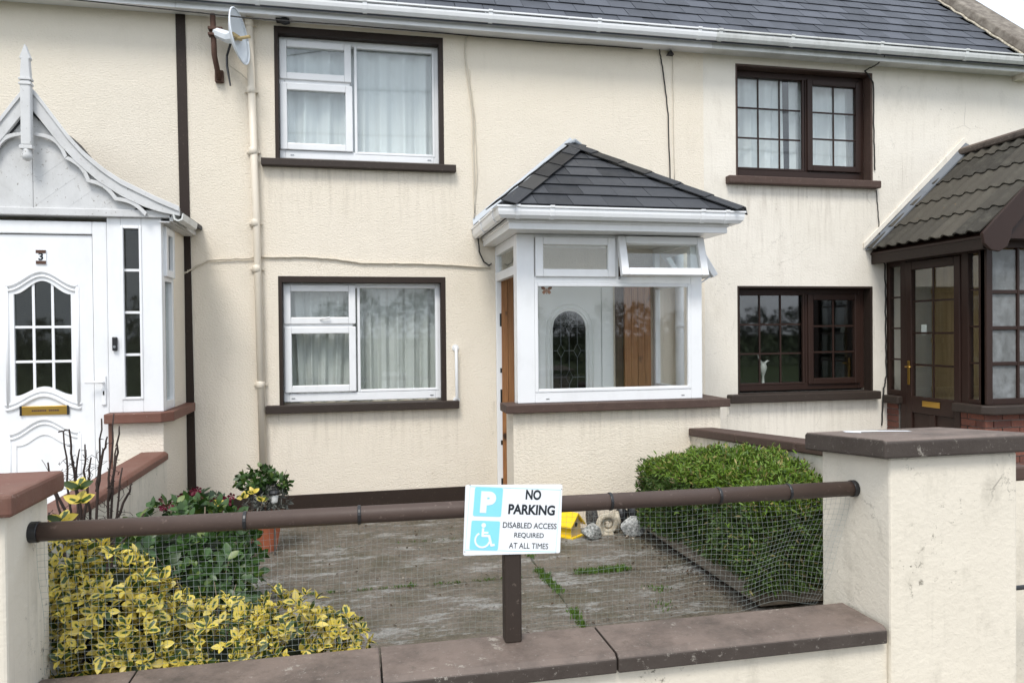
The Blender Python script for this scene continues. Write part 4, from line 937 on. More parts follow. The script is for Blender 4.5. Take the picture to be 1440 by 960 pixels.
# left side: sidelight, door, sidelight
F = 'brown_frame'
mb = MB()
for ya, yb in ((-.055, -.003), (-.335, -.235), (-1.235, -1.14), (PY-.0, -1.365)): mb.box(PX, PX+.07, ya, yb, 1.076 if ya > -.1 or yb < -1.3 else .06, 2.80)
mb.box(PX+.001, PX+.069, -.235, -.055, 1.076, 1.14).box(PX+.001, PX+.069, -.235, -.055, 2.62, 2.80).box(PX+.001, PX+.069, -1.14, -.335, 2.66, 2.80).box(PX+.001, PX+.069, -1.365, -1.235, 1.076, 1.12).box(PX+.001, PX+.069, -1.365, -1.235, 2.66, 2.80)
fr = mb.build('side_frame', F, t, .006)
for ya, yb, za, zb in ((-.235, -.055, 1.14, 2.62), (-1.365, -1.235, 1.12, 2.66)):
    MB().box(PX+.03, PX+.036, ya-.005, yb+.005, za-.005, zb+.005).build('pane', 'glass', fr)
    mb = MB()
    for k in range(1, 4): z = za+(zb-za)*k/4; mb.box(PX+.02, PX+.029, ya, yb, z-.01, z+.01)
    mb.build('glazing_bars', F, fr)
mb = MB().box(PX-.012, PX+.05, -.43, -.34, .08, 2.655).box(PX-.012, PX+.05, -1.135, -1.05, .08, 2.655).box(PX-.011, PX+.049, -1.05, -.43, 2.555, 2.655).box(PX-.011, PX+.049, -1.05, -.43, .90, 1.09).box(PX-.011, PX+.049, -1.05, -.43, .08, .25).box(PX+.01, PX+.04, -1.05, -.43, .25, .90).box(PX-.010, PX+.048, -.78, -.70, .25, .90)
dr = mb.build('door', F, t, .008)
MB().box(PX+.02, PX+.026, -1.055, -.425, 1.085, 2.56).build('pane', 'glass', dr)
mb = MB().box(PX+.008, PX+.019, -.75, -.73, 1.09, 2.555)
for k in (1, 2, 3): z = 1.09+(2.555-1.09)*k/4; mb.box(PX+.0085, PX+.0188, -1.05, -.43, z-.011, z+.011)
mb.build('glazing_bars', F, dr)
bx('letterbox', 'brass', dr, PX-.020, PX-.0125, -.86, -.60, .985, 1.05, .003)
hd = bx('handle_plate', 'brass', dr, PX-.022, PX-.0125, -.405, -.37, 1.22, 1.50, .004); MB().tube([(PX-.02, -.388, 1.43), (PX-.06, -.388, 1.43), (PX-.06, -.47, 1.43)], .009, 8).build('lever', 'brass', hd, smooth=True)
bx('notice', 'pale_cloth', dr, PX+.0265, PX+.0275, -.62, -.54, 1.80, 1.92)
# front: small-paned window
mb = MB().box(PX, PX+.075, PY-.02, PY+.06, 1.076, 2.80)
xp = [6.43+i*.345 for i in range(7)]
for x in xp[1:]: mb.box(x-.028, x, PY-.005, PY+.05, 1.14, 2.70)
mb.box(PX+.075, 8.55, PY-.004, PY+.05, 1.076, 1.14).box(PX+.075, 8.55, PY-.004, PY+.05, 2.70, 2.80)
zp = [1.14, 1.50, 1.87, 2.245, 2.70]
for z in zp[1:-1]:
    for i in range(6): mb.box(xp[i]+(.075-.08 if i == 0 else 0), xp[i+1]-.028, PY-.003, PY+.049, z-.02, z+.02)
fw = mb.build('window', F, t, .006)
for i in range(6):
    for j in range(4): MB().box(xp[i]-.004, xp[i+1]-.024, PY+.02, PY+.026, zp[j]+.016 if j else zp[j]-.004, zp[j+1]-.016).build('pane', 'glass_frosted', fw)
# inside: tan boarded inner wall
inn = bx('inner_panel', 'timber_tan', t, 6.95, 6.99, PY+.12, -.05, .06, 2.75)
for k in range(4): bx('panel_rail', 'timber_tan', inn, 6.93, 6.9495, PY+.13, -.06, .5+k*.6, .56+k*.6)
bx('floor', 'paving', t, PX+.1, 8.5, PY+.1, -.003, -.03, .06); bx('ceiling', 'timber_tan', t, PX+.07, 8.5, PY+.05, -.003, 2.80, 2.82)
# roof
YF = -1.69
sdir = Vector((RX-6.09, 0, RZ_-EZ)).normalized(); slen = math.hypot(RX-6.09, RZ_-EZ); nrm_l = Vector((-sdir.z, 0, sdir.x))
core = MB().prism([(6.13, EZ-.035), (RX, RZ_-.04), (2*RX-6.13, EZ-.035), (2*RX-6.13, EZ-.06), (6.13, EZ-.06)], XZ, YF+.03, -.003).build('roof', 'brown_frame', t)
bx('eaves_board', 'brown_trim', t, 6.14, 6.19, YF+.05, -.004, EZ-.17, EZ-.045, .004); bx('soffit', 'brown_trim', t, 6.19, PX+.07, YF+.05, -.004, EZ-.12, EZ-.10)
TW, TG = .34, .405
def tile_mesh():
    mb = MB(); nx = 20; prof = []
    for i in range(nx+1):
        u = i/nx; ph = (u*2) % 1.0; prof.append((u*TW, .026*max(0, math.sin(math.pi*min(1, ph/.62))) if ph < .62 else .0))
    for y in (0, TG+.06):
        for dz_ in (0, -.014):
            mb.v += [Vector((p[0], y, p[1]+dz_)) for p in prof]
    m = nx+1
    for i in range(nx):
        mb.f += [(i, i+1, 2*m+i+1, 2*m+i), (m+i, 3*m+i, 3*m+i+1, m+i+1), (i, m+i, m+i+1, i+1), (2*m+i, 2*m+i+1, 3*m+i+1, 3*m+i)]
    mb.f += [(0, 2*m, 3*m, m), (nx, m+nx, 3*m+nx, 2*m+nx)]
    return mb.mesh('roof_tile', 'roof_tile', True)
tm = tile_mesh()
for p_ in tm.polygons: p_.use_smooth = False
for sgn in (1, -1):
    sd2 = Vector((sdir.x*sgn, 0, sdir.z)); nn = Vector((-sdir.z*sgn, 0, sdir.x)); xe = 6.08 if sgn > 0 else 2*RX-6.08
    for r_ in range(5):
        for k in range(5):
            P = Vector((xe, YF+.03+k*TW*.97, EZ)) + sd2*(r_*TG*.985 - (.0)) + nn*.012
            if r_ == 4: pass
            ax = Vector((0, 1, 0))
            if sgn > 0: xx, yy = -ax, sd2; P = P + ax*TW
            else: xx, yy = ax, sd2
            B = Matrix((xx, yy, xx.cross(yy))).transposed().to_4x4()
            sc_ = Matrix.Scale(.52, 4, (0, 1, 0)) if r_ == 4 else Matrix.Identity(4)
            piece('roof_tile', tm, core, Matrix.Translation(P) @ B @ Matrix.Rotation(R(-2.6 if sgn > 0 else -2.6), 4, 'X') @ sc_)
for k in range(4):
    y0 = YF+.02+k*.415
    prof = [(RX+.12*math.cos(math.pi*i/10), RZ_-.03+.105*math.sin(math.pi*i/10)) for i in range(11)]
    prof += [(RX+.105*math.cos(math.pi*i/10), RZ_-.045+.105*math.sin(math.pi*i/10)) for i in range(10, -1, -1)]
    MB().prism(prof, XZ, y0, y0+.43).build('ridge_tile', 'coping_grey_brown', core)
# flashing against the house wall and its painted mortar band
A_ = Vector((6.06, 0, EZ+.02)); B_ = Vector((RX, 0, RZ_+.12))
MB().add([A_+Vector((0, -.004, 0)), A_+Vector((.02, -.11, .0)), B_+Vector((.02, -.11, -.06)), B_+Vector((0, -.004, .02)), A_+Vector((0, -.004, -.02)), A_+Vector((.02, -.11, -.02)), B_+Vector((.02, -.11, -.08)), B_+Vector((0, -.004, -.02))], [(0, 1, 2, 3), (7, 6, 5, 4), (0, 4, 5, 1), (3, 2, 6, 7), (1, 5, 6, 2)]).build('flashing', 'lead', t)
MB().prism([(6.03, EZ+.02), (6.03, EZ+.085), (RX-.02, RZ_+.185), (RX+.04, RZ_+.15), (RX, RZ_+.105)], XZ, -.022, -.003).build('mortar_band', 'render_old', t, .004)
# gable board at the front with a rounded foot
for sgn in (1, -1):
    X = lambda x: x if sgn > 0 else 2*RX-x
    pts = [(6.07, EZ-.02), (RX, RZ_+.06), (RX, RZ_-.13), (6.42, EZ+.02)]
    foot = [(6.40, EZ-.07), (6.36, EZ-.15), (6.27, EZ-.20), (6.17, EZ-.185), (6.09, EZ-.12)]
    MB().prism([(X(a), b) for a, b in pts+foot], XZ, YF-.02, YF+.018).build('bargeboard', 'brown_frame', t, .006)
MB().prism([(6.5, EZ-.02), (RX, RZ_-.14), (2*RX-6.5, EZ-.02)], XZ, YF+.10, YF+.12).build('gable_panel', 'brown_frame', t)
bx('gable_beam', 'brown_frame', t, 6.42, 8.5, YF+.12, PY+.06, EZ-.03, EZ+.06)
# ================================================================== GARDEN WALLS AND PILLARS
tag(MB().box(3.3, 9.5, -4.9, -.003, -.055, -.004).build('path', 'paving'), kind='structure')
tag(MB().box(-7.0, -1.86, -4.9, -.003, -.055, -.004).build('path', 'paving'), kind='structure')
t = thing('garden_wall', (.55, -4.86, 0), 'low cream front wall with a brown coping below the rail', 'wall')
bx('body', 'render_pillar', t, -1.219, 2.338, -4.985, -4.745, -.05, .456)
for a, b in ((-1.216, -.872), (-.867, .082), (.088, 1.039), (1.046, 2.315)):
    dz = random.uniform(-.003, .003)
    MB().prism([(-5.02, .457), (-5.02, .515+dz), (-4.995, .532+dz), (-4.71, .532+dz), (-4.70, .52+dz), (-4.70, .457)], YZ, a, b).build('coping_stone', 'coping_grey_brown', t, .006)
t = thing('garden_wall', (3.31, -2.8, 0), 'cream side wall with a sloping brown coping behind the hedge', 'wall')
wz = lambda y: .90 + (-1.145-y)*.0655
MB().prism([(-1.1405, -.05), (-1.1405, wz(-1.14)-.062), (-4.70, wz(-4.70)-.062), (-4.70, -.05)], YZ, 3.225, 3.42).build('body', 'render_pillar', t)
ys_ = [-1.1405, -2.05, -2.95, -3.85, -4.70]
for a, b in zip(ys_, ys_[1:]):
    MB().prism([(a, wz(a)-.061), (a, wz(a)+.015), (b+.006, wz(b)+.015), (b+.006, wz(b)-.061)], YZ, 3.195, 3.45).build('coping_stone', 'sill_brown', t, .012)
t = thing('garden_wall', (-1.74, -2.8, 0), 'cream side wall with a red brown coping left of the yard', 'wall')
bx('body', 'render_pillar', t, -1.845, -1.635, -4.60, -.925, -.05, .785)
for a, b in ((-.925, -2.12), (-2.125, -3.35), (-3.355, -4.60)): MB().prism([(-1.865, .786), (-1.865, .835), (-1.84, .858), (-1.645, .858), (-1.62, .835), (-1.62, .786)], XZ, b, a).build('coping_stone', 'coping_red', t, .008)
# right pillar
t = thing('gate_pillar', (2.68, -4.76, 0), 'thick cracked cream pillar at the right end of the rail', 'pillar', 'pillars of the front wall')
MB().prism([(-5.01, -.05), (-5.01, 1.288), (-4.51, 1.247), (-4.51, -.05)], YZ, 2.34, 3.02).build('shaft', 'render_pillar', t, .012)
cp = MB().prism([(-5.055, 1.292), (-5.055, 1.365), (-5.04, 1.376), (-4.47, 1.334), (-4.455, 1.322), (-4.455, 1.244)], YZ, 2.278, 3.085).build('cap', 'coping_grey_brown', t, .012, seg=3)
pz = lambda y: 1.376-.0737*(y+5.04)+.0022
MB().add([(x, y, pz(y)) for x, y in ((2.47, -4.50), (2.62, -4.53), (2.74, -4.64), (2.72, -4.70), (2.60, -4.62), (2.50, -4.60), (2.46, -4.66), (2.43, -4.58))], [tuple(range(8))]).build('paint_spill', 'sign_white', cp)
t = thing('gate_pillar', (-1.48, -4.78, 0), 'cream pillar with a red brown cap at the left end of the rail', 'pillar', 'pillars of the front wall')
bx('shaft', 'render_pillar', t, -1.75, -1.22, -4.975, -4.60, -.05, 1.235, .012)
bx('cap', 'coping_red', t, -1.81, -1.175, -5.03, -4.548, 1.236, 1.318, .014)
tag(MB().tube([(3.025, -4.93, .615), (3.30, -4.93, .615)], .012, 8).box(3.24, 3.30, -4.95, -4.91, .58, .65).build('gate_bolt', 'black_plastic', None), 'black metal gate bolt sticking out beyond the right pillar', 'bolt')

# ================================================================== RAIL, POST, SIGN, NETTING
t = thing('barrier_rail', (.65, -4.77, .53), 'brown pipe rail between the pillars on one short square post', 'rail')
RZ = lambda x: 1.122 - (x+1.22)*.0055
rail = MB().tube([(-1.235, -4.77, RZ(-1.235)), (.5, -4.77, RZ(.5)), (2.352, -4.77, RZ(2.352))], .036, 20).build('rail', 'rail_brown', t, smooth=True)
for x, wd in ((-1.205, .016), (-.443, .007), (.006, .007), (1.102, .007), (1.626, .007), (1.982, .007), (2.328, .012)):
    MB().tube([(x-wd, -4.77, RZ(x)), (x+wd, -4.77, RZ(x))], .040, 20).build('tie_band', 'black_plastic', rail, .003)
bx('post', 'brown_paint', t, .613, .688, -4.805, -4.735, .527, 1.085, .012)

t = thing('parking_sign', (.652, -4.81, 1.066), 'white no parking sign with blue symbols fixed to the rail', 'sign')
SM = Matrix.Translation((.652, -4.812, 1.066)) @ Matrix.Rotation(R(2.6), 4, 'Y')
def sgn_piece(nm, mb, mat, par, bev=0):
    o = piece(nm, mb.mesh(nm, mat), par, SM)
    if bev: b = o.modifiers.new('bevel', 'BEVEL'); b.width = bev; b.segments = 2
    return o
def rrect(cx, cz, w_, h_, r_, y0, y1):
    pts = []
    for sx, sz, a0 in ((1, 1, 0), (-1, 1, 90), (-1, -1, 180), (1, -1, 270)):
        for k in range(6): a = R(a0+18*k); pts.append((cx+sx*(w_/2-r_)+r_*math.cos(a), cz+sz*(h_/2-r_)+r_*math.sin(a)))
    return MB().prism(pts, XZ, y0, y1)
K = .424/950
sx_ = lambda u: (u-565)*K
sz_ = lambda v: (490-v)*K
plate = sgn_piece('plate', rrect(0, 0, .424, .297, .008, 0, .004), 'sign_white', t)
# thin border line
mb = MB(); bw, bh = .198, .134
mb.box(-bw, bw, -.0006, -.0001, bh-.0008, bh+.0008).box(-bw, bw, -.0006, -.0001, -bh-.0008, -bh+.0008).box(-bw-.0008, -bw, -.0006, -.0001, -bh, bh).box(bw, bw+.0008, -.0006, -.0001, -bh, bh)
sgn_piece('border_line', mb, 'print_blue', plate)
sgn_piece('parking_symbol', rrect(sx_(304), sz_(331), 272*K, 274*K, .007, -.0008, -.0001), 'print_blue', plate)
sgn_piece('wheelchair_symbol', rrect(sx_(298), sz_(648), 276*K, 276*K, .007, -.0008, -.0001), 'print_blue', plate)
def fit_text(body, cu_, cv_, w_, h_, mat, bold, nm, y=-.0006):
    me = text_mesh(body, .05, mat, bold, 1.0, .0004); vs = [v.co for v in me.vertices]
    x0, x1 = min(v.x for v in vs), max(v.x for v in vs); y0, y1 = min(v.y for v in vs), max(v.y for v in vs)
    me.transform(Matrix.Diagonal((w_*K/(x1-x0), h_*K/(y1-y0), 1, 1)) @ Matrix.Translation((-(x0+x1)/2, -(y0+y1)/2, 0)))
    piece(nm, me, plate, SM @ Matrix.Translation((sx_(cu_), y, sz_(cv_))) @ FACE)
fit_text('P', 305, 332, 148, 205, 'sign_white', .0035, 'letter', -.0014)
fit_text('NO', 743, 246, 152, 96, 'print_dark', .0017, 'lettering')
fit_text('PARKING', 738, 390, 462, 98, 'print_dark', .0017, 'lettering')
fit_text('DISABLED ACCESS', 732, 543, 532, 54, 'print_dark', .0003, 'lettering')
fit_text('REQUIRED', 731, 640, 292, 54, 'print_dark', .0003, 'lettering')
fit_text('AT ALL TIMES', 735, 738, 388, 54, 'print_dark', .0, 'lettering')
mb = MB()
kz = [0]
def yo(): kz[0] += 1; return -.0016-kz[0]*.00001
def disc(u, v, r_): mb.prism([(sx_(u)+r_*K*math.cos(a*.3927), sz_(v)+r_*K*math.sin(a*.3927)) for a in range(16)], XZ, yo(), -.0009+kz[0]*.000003)
def stroke(p, wd=20):
    for (a, b), (c_, d) in zip(p, p[1:]):
        dx_, dy_ = c_-a, d-b; l_ = math.hypot(dx_, dy_); ox, oy = -dy_/l_*wd/2, dx_/l_*wd/2
        mb.prism([(sx_(q[0]), sz_(q[1])) for q in ((a+ox, b+oy), (c_+ox, d+oy), (c_-ox, d-oy), (a-ox, b-oy))], XZ, yo(), -.0009+kz[0]*.000003)
    for q in p[1:-1]: disc(q[0], q[1], wd/2)
disc(279, 552, 22); stroke([(276, 580), (276, 652), (340, 652), (368, 742), (400, 734)], 22); stroke([(276, 622), (330, 622)], 18)
stroke([(278+70*math.cos(R(a)), 692-70*math.sin(R(a))) for a in range(120, 355, 12)], 17)
sgn_piece('wheelchair_figure', mb, 'sign_white', plate)
mb = MB()
for u, v in ((118, 175), (1018, 180), (118, 808), (1012, 800)): mb.tube([(sx_(u), -.001, sz_(v)), (sx_(u), .0, sz_(v))], .0022, 8)
sgn_piece('rivets', mb, 'steel', plate)

# wire netting hung from the rail
mb = MB(); NX, NZ = 141, 22
def net(i, j):
    u, v = i/(NX-1), j/(NZ-1); x = -1.205 + 3.515*u; zt = RZ(x)-.037; z = zt + (.545-zt)*v
    rw = max(0, min(1, (x-1.5)/.5))
    x -= .17*max(0, (x-2.0)/.31)*v*v*.9
    y = -4.755 + .012*math.sin(x*4.1)*v + .008*math.sin(x*11+v*4) + rw*.045*math.sin(x*9.5+v*2.2)*math.sin(v*2.9) + .05*v
    x += .004*math.sin(v*9+x*3) + rw*.014*math.sin(v*7+x*6); z += .004*math.sin(x*17) + rw*.012*math.sin(x*12+v*3)
    return Vector((x, y, z))
for i in range(NX): mb.tube([net(i, j) for j in range(NZ)], .00055, 3, False)
for j in range(NZ): mb.tube([net(i, j) for i in range(NX)], .00055, 3, False)
tag(mb.build('wire_netting', 'net_wire', None), 'fine square wire netting stretched below the brown rail', 'netting')

# ================================================================== PLANTS
GEO = leaf_geo(.60, .20, .22); GEO_N = leaf_geo(.62, .1, .1)
V3 = Vector
def stems(t, base, tips, r0, mat, nm='stem', bend=.08, sub=5):
    for b, tp in zip(base, tips):
        b, tp = V3(b), V3(tp); pts = []
        for k in range(sub+1): pts.append(b.lerp(tp, k/sub) + (rnd_dir()*bend*(tp-b).length*.35 if 0 < k < sub else V3((0, 0, 0))))
        MB().tube(pts, [r0*(1-.75*k/sub) for k in range(sub+1)], 6).build(nm, mat, t, smooth=True)
def above_coping(p): return p.z > .30 and p.y > -4.70
t = thing('variegated_shrub', (-1.05, -4.4, .0), 'tall yellow and green variegated shrub against the left pillar', 'shrub', 'variegated shrubs behind the netting')
bl = [(V3((-1.10, -4.38, .55)), V3((.25, .25, .38))), (V3((-.91, -4.40, .50)), V3((.19, .23, .31))), (V3((-1.23, -4.42, .78)), V3((.11, .15, .24)))]
ms = rosettes(bl, 900, .050, 5, .5, above_coping)
for p in ((-1.19, -4.35, 1.20), (-1.17, -4.4, 1.15), (-1.22, -4.45, 1.08)):
    for q in range(4):
        M = frame_from(V3((math.cos(q*1.6), math.sin(q*1.6)-.4, .7)), V3((0, -1, .6)), .07); M.translation = V3(p); ms.append(M)
shrub(t, 'leaf', ms, 'leaf_variegated', GEO, 300)
stems(t, [(-1.05, -4.35, .0)]*5, [(-1.2, -4.35, 1.16), (-1.0, -4.3, .9), (-.85, -4.4, .8), (-1.2, -4.45, .8), (-1.05, -4.5, .7)], .012, 'bark')
MB().lathe((-1.03, -4.36, .1), [(.06, 0), (.13, .2), (.14, .5), (.08, .66), (.02, .72)], 12).build('dark_core', 'hedge_core', t)  # added dark solid standing for the shaded inside of the shrub
t = thing('variegated_shrub', (-.35, -4.45, .0), 'low spreading variegated shrub along the front coping', 'shrub', 'variegated shrubs behind the netting')
bl = [(V3((-.58, -4.46, .44)), V3((.26, .22, .26))), (V3((-.30, -4.46, .44)), V3((.22, .21, .27))), (V3((-.10, -4.47, .40)), V3((.14, .18, .20)))]
shrub(t, 'leaf', rosettes(bl, 620, .045, 5, .35, above_coping), 'leaf_variegated', GEO, 300)
stems(t, [(-.4, -4.42, 0)]*5, [(-.6, -4.4, .6), (-.4, -4.5, .62), (-.2, -4.5, .62), (-.05, -4.5, .5), (-.7, -4.45, .5)], .009, 'bark')
MB().lathe((-.58, -4.44, .05), [(.06, 0), (.12, .2), (.11, .36), (.02, .46)], 12).lathe((-.28, -4.44, .05), [(.06, 0), (.11, .2), (.10, .36), (.02, .44)], 12).build('dark_core', 'hedge_core', t)  # two added dark solids for the shade between the leaves
t = thing('green_shrub', (-1.0, -3.0, 0), 'dark green leafy shrub behind the variegated ones', 'shrub')
bl = [(V3((-1.10, -2.9, .46)), V3((.38, .42, .36))), (V3((-.86, -3.25, .33)), V3((.22, .32, .32))), (V3((-1.3, -3.4, .45)), V3((.25, .4, .34))), (V3((-.85, -2.7, .36)), V3((.2, .25, .36)))]
shrub(t, 'leaf', rosettes(bl, 900, .068, 4, .4), 'leaf_green', GEO_N, 300)
stems(t, [(-1.0, -3.0, 0)]*6, [(-1.3, -3.2, .76), (-.95, -2.9, .78), (-.75, -3.2, .55), (-1.1, -3.5, .66), (-.78, -2.7, .6), (-1.2, -2.7, .76)], .011, 'bark_pale')
MB().lathe((-1.10, -2.95, .02), [(.2, 0), (.28, .25), (.28, .5), (.1, .7)], 12).build('dark_core', 'hedge_core', t)  # added dark solid, shade inside the shrub put into its colour
t = thing('trailing_shrub', (-.62, -4.0, 0), 'small loose shrub with yellow tips in front of the green one', 'shrub')
shrub(t, 'leaf', rosettes([(V3((-.85, -3.9, .50)), V3((.22, .2, .26))), (V3((-.62, -3.95, .42)), V3((.18, .2, .24)))], 110, .05, 4, .5), 'leaf_fresh', GEO, 300)
stems(t, [(-.7, -3.95, 0)]*6, [(-.9, -3.95, .72), (-.78, -3.98, .62), (-.6, -4.0, .62), (-.52, -3.95, .5), (-.95, -3.9, .5), (-.7, -4.02, .66)], .007, 'bark_pale')
ms = []
for p in ((-.84, -2.1, .655), (-.76, -2.1, .69), (-.98, -2.2, .64), (-.70, -2.1, .63)):
    for q in range(5):
        M = frame_from(V3((math.cos(q*1.3+p[0]*9), math.sin(q*1.3)-.5, random.uniform(.2, .9))), V3((0, -1, .4)), .055); M.translation = V3(p); ms.append(M)
t = thing('yellow_sprig', (-.8, -2.1, 0), 'pale yellow leaf sprigs standing up behind the rail', 'plant')
shrub(t, 'leaf', ms, 'leaf_variegated', GEO, 300); stems(t, [(-.8, -2.15, .2)]*4, [(-.84, -2.1, .655), (-.76, -2.1, .69), (-.98, -2.2, .64), (-.70, -2.1, .63)], .006, 'bark')

# bare rose bush
t = thing('rose_bush', (-1.3, -3.9, 0), 'bare thorny dark rose stems in front of the white door', 'rose bush')
def cane(pts, r0):
    pts = [V3(p) for p in pts]; P = []
    for i in range(len(pts)-1):
        for k in range(4): P.append(pts[i].lerp(pts[i+1], k/4) + rnd_dir()*.005)
    P.append(pts[-1]); mb = MB().tube(P, [r0*(1-.6*k/len(P)) for k in range(len(P))], 6)
    for k in range(2, len(P)-1, 2): mb.tube([P[k], P[k]+rnd_dir()*.02], [.004, .001], 4)
    mb.build('cane', 'bark', t, smooth=True)
for c_ in ([(-1.33, -3.9, .2), (-1.36, -3.9, .8), (-1.385, -3.92, 1.15), (-1.40, -3.92, 1.40)], [(-1.33, -3.9, .3), (-1.34, -3.88, 1.0), (-1.37, -3.9, 1.25), (-1.385, -3.9, 1.41), (-1.43, -3.9, 1.40)],
           [(-1.28, -3.9, .3), (-1.26, -3.9, 1.1), (-1.25, -3.9, 1.25), (-1.235, -3.9, 1.46)], [(-1.26, -3.9, 1.1), (-1.225, -3.9, 1.3), (-1.21, -3.9, 1.37)],
           [(-1.23, -3.9, .3), (-1.21, -3.9, 1.05), (-1.20, -3.9, 1.2), (-1.185, -3.88, 1.48)], [(-1.21, -3.9, 1.05), (-1.17, -3.9, 1.25), (-1.155, -3.9, 1.42)], [(-1.2, -3.9, .9), (-1.12, -3.9, 1.08), (-1.10, -3.9, 1.13)],
           [(-1.34, -3.9, .8), (-1.30, -3.9, 1.15), (-1.285, -3.9, 1.27)], [(-1.36, -3.9, .9), (-1.47, -3.88, 1.15), (-1.485, -3.88, 1.25)], [(-1.40, -3.9, .6), (-1.55, -3.9, 1.05), (-1.555, -3.9, 1.2)],
           [(-1.29, -3.86, .3), (-1.31, -3.86, 1.0), (-1.33, -3.86, 1.2), (-1.325, -3.86, 1.33)], [(-1.25, -3.95, .3), (-1.16, -3.95, .95), (-1.13, -3.95, 1.22)], [(-1.35, -3.95, .4), (-1.41, -3.95, 1.0), (-1.45, -3.95, 1.18)], [(-1.24, -3.8, .3), (-1.22, -3.8, 1.15), (-1.20, -3.8, 1.3)], [(-1.3, -3.8, .3), (-1.39, -3.8, 1.1), (-1.37, -3.8, 1.3)], [(-1.2, -3.9, .5), (-1.13, -4.0, .85), (-1.02, -4.0, 1.0)], [(-1.3, -3.9, .6), (-1.42, -4.0, .9), (-1.44, -4.0, 1.03)]): cane(c_, .0085)
mb = MB()
for k in range(34):
    p = V3((random.uniform(-1.45, -1.15), -3.9, random.uniform(.95, 1.25))); P = [p]
    for q in range(6): p = p+V3((random.uniform(-.04, .04), random.uniform(-.01, .01), random.uniform(-.03, .035))); P.append(p)
    mb.tube(P, .0016, 4)
mb.build('fine_twigs', 'bark', t)

# flowers, pot plant
t = thing('flowering_plant', (-1.3, -1.5, 0), 'dark red flowering plant at the foot of the wall', 'flowers')
leaves_joined('leaf_mass', 'leaf_dark', GEO_N, rosettes([(V3((-1.25, -1.5, .35)), V3((.28, .22, .24)))], 260, .06, 4, .5), t)
for c0, cnt in ((V3((-1.27, -1.62, .60)), 12), (V3((-1.06, -1.62, .56)), 9), (V3((-1.45, -1.6, .53)), 6), (V3((-.98, -1.65, .46)), 4)):
    for q in range(cnt):
        p = c0 + V3((random.uniform(-.075, .075), random.uniform(-.06, .05), random.uniform(-.04, .045)))
        mb = MB()
        for a in range(5): mb.add([p, p+V3((.026*math.cos(a*1.26), -.012, .026*math.sin(a*1.26))), p+V3((.034*math.cos(a*1.26+.5), -.02, .034*math.sin(a*1.26+.5))), p+V3((.026*math.cos(a*1.26+1), -.012, .026*math.sin(a*1.26+1)))], [(0, 1, 2, 3)])
        mb.build('flower', 'flower_red', t)
stems(t, [(-1.25, -1.5, 0)]*4, [(-1.27, -1.6, .58), (-1.06, -1.6, .54), (-1.45, -1.58, .5), (-1.1, -1.5, .5)], .008, 'bark')
t = thing('flower_pot', (-.79, -1.2, 0), 'terracotta flower pot standing on the yard by the wall', 'pot')
MB().lathe((-.79, -1.2, .003), [(.095, 0), (.10, .01), (.145, .27), (.165, .275), (.17, .335), (.15, .335), (.145, .30), (.0, .30)], 28).build('pot', 'terracotta', t, smooth=False)
MB().lathe((-.79, -1.2, .295), [(.143, 0), (.143, .012), (.06, .03), (.0, .03)], 16).build('soil', 'soil', t)
t = thing('potted_plant', (-.79, -1.2, .3), 'bushy green plant over grey dry stems in the terracotta pot', 'plant')
shrub(t, 'leaf', rosettes([(V3((-.85, -1.2, .63)), V3((.18, .16, .09))), (V3((-.68, -1.22, .58)), V3((.10, .12, .08)))], 140, .05, 4, .6), 'leaf_fresh', GEO_N, 250)
leaves_joined('dry_leaf_mass', 'leaf_grey', leaf_geo(.25, .1, .1), rosettes([(V3((-.77, -1.22, .45)), V3((.19, .17, .14)))], 300, .045, 4, .7), t)
stems(t, [(-.79, -1.2, .3)]*6, [(-.9, -1.2, .64), (-.82, -1.2, .66), (-.7, -1.2, .62), (-.95, -1.25, .55), (-.62, -1.2, .52), (-.60, -1.2, .70)], .006, 'bark')
t = thing('garden_light', (-.69, -1.36, 0), 'small solar garden light beside the terracotta pot', 'garden light')
MB().tube([(-.69, -1.36, .0), (-.69, -1.36, .44)], .007, 8).build('stake', 'steel', t); MB().lathe((-.69, -1.36, .44), [(.018, 0), (.028, .02), (.034, .07), (.034, .08)], 14).build('lens', 'pale_cloth', t, smooth=True); MB().lathe((-.69, -1.36, .52), [(.045, 0), (.047, .015), (.038, .035), (.02, .04)], 14).build('cap', 'black_plastic', t)

# clipped conifer hedge in its timber planter
t = thing('planter', (2.86, -2.5, 0), 'low weathered timber planter under the clipped hedge', 'planter')
for a, b in ((-1.55, -2.52), (-2.525, -3.42)): bx('plank', 'timber_old', t, 2.585, 2.625, b, a, .05, .20, .006)
for k in range(2): bx('plank', 'timber_old', t, 2.626, 3.19, -3.42, -3.385, .02+k*.095, .11+k*.095, .006)
bx('plank', 'timber_old', t, 2.626, 3.19, -1.585, -1.55, .02, .20, .006); bx('soil', 'soil', t, 2.63, 3.185, -3.38, -1.59, .0, .17)
t = thing('hedge', (2.83, -2.45, .2), 'clipped bright green conifer hedge beside the right pillar', 'hedge')
hx0, hx1, hy0, hy1 = 2.50, 3.16, -3.50, -1.55
htop = lambda y: .74 + .16*min(1, max(0, (-1.55-y)/1.2)) - .03*max(0, (-3.0-y)/.5)
n_b = 80000; ms = []; tips = []
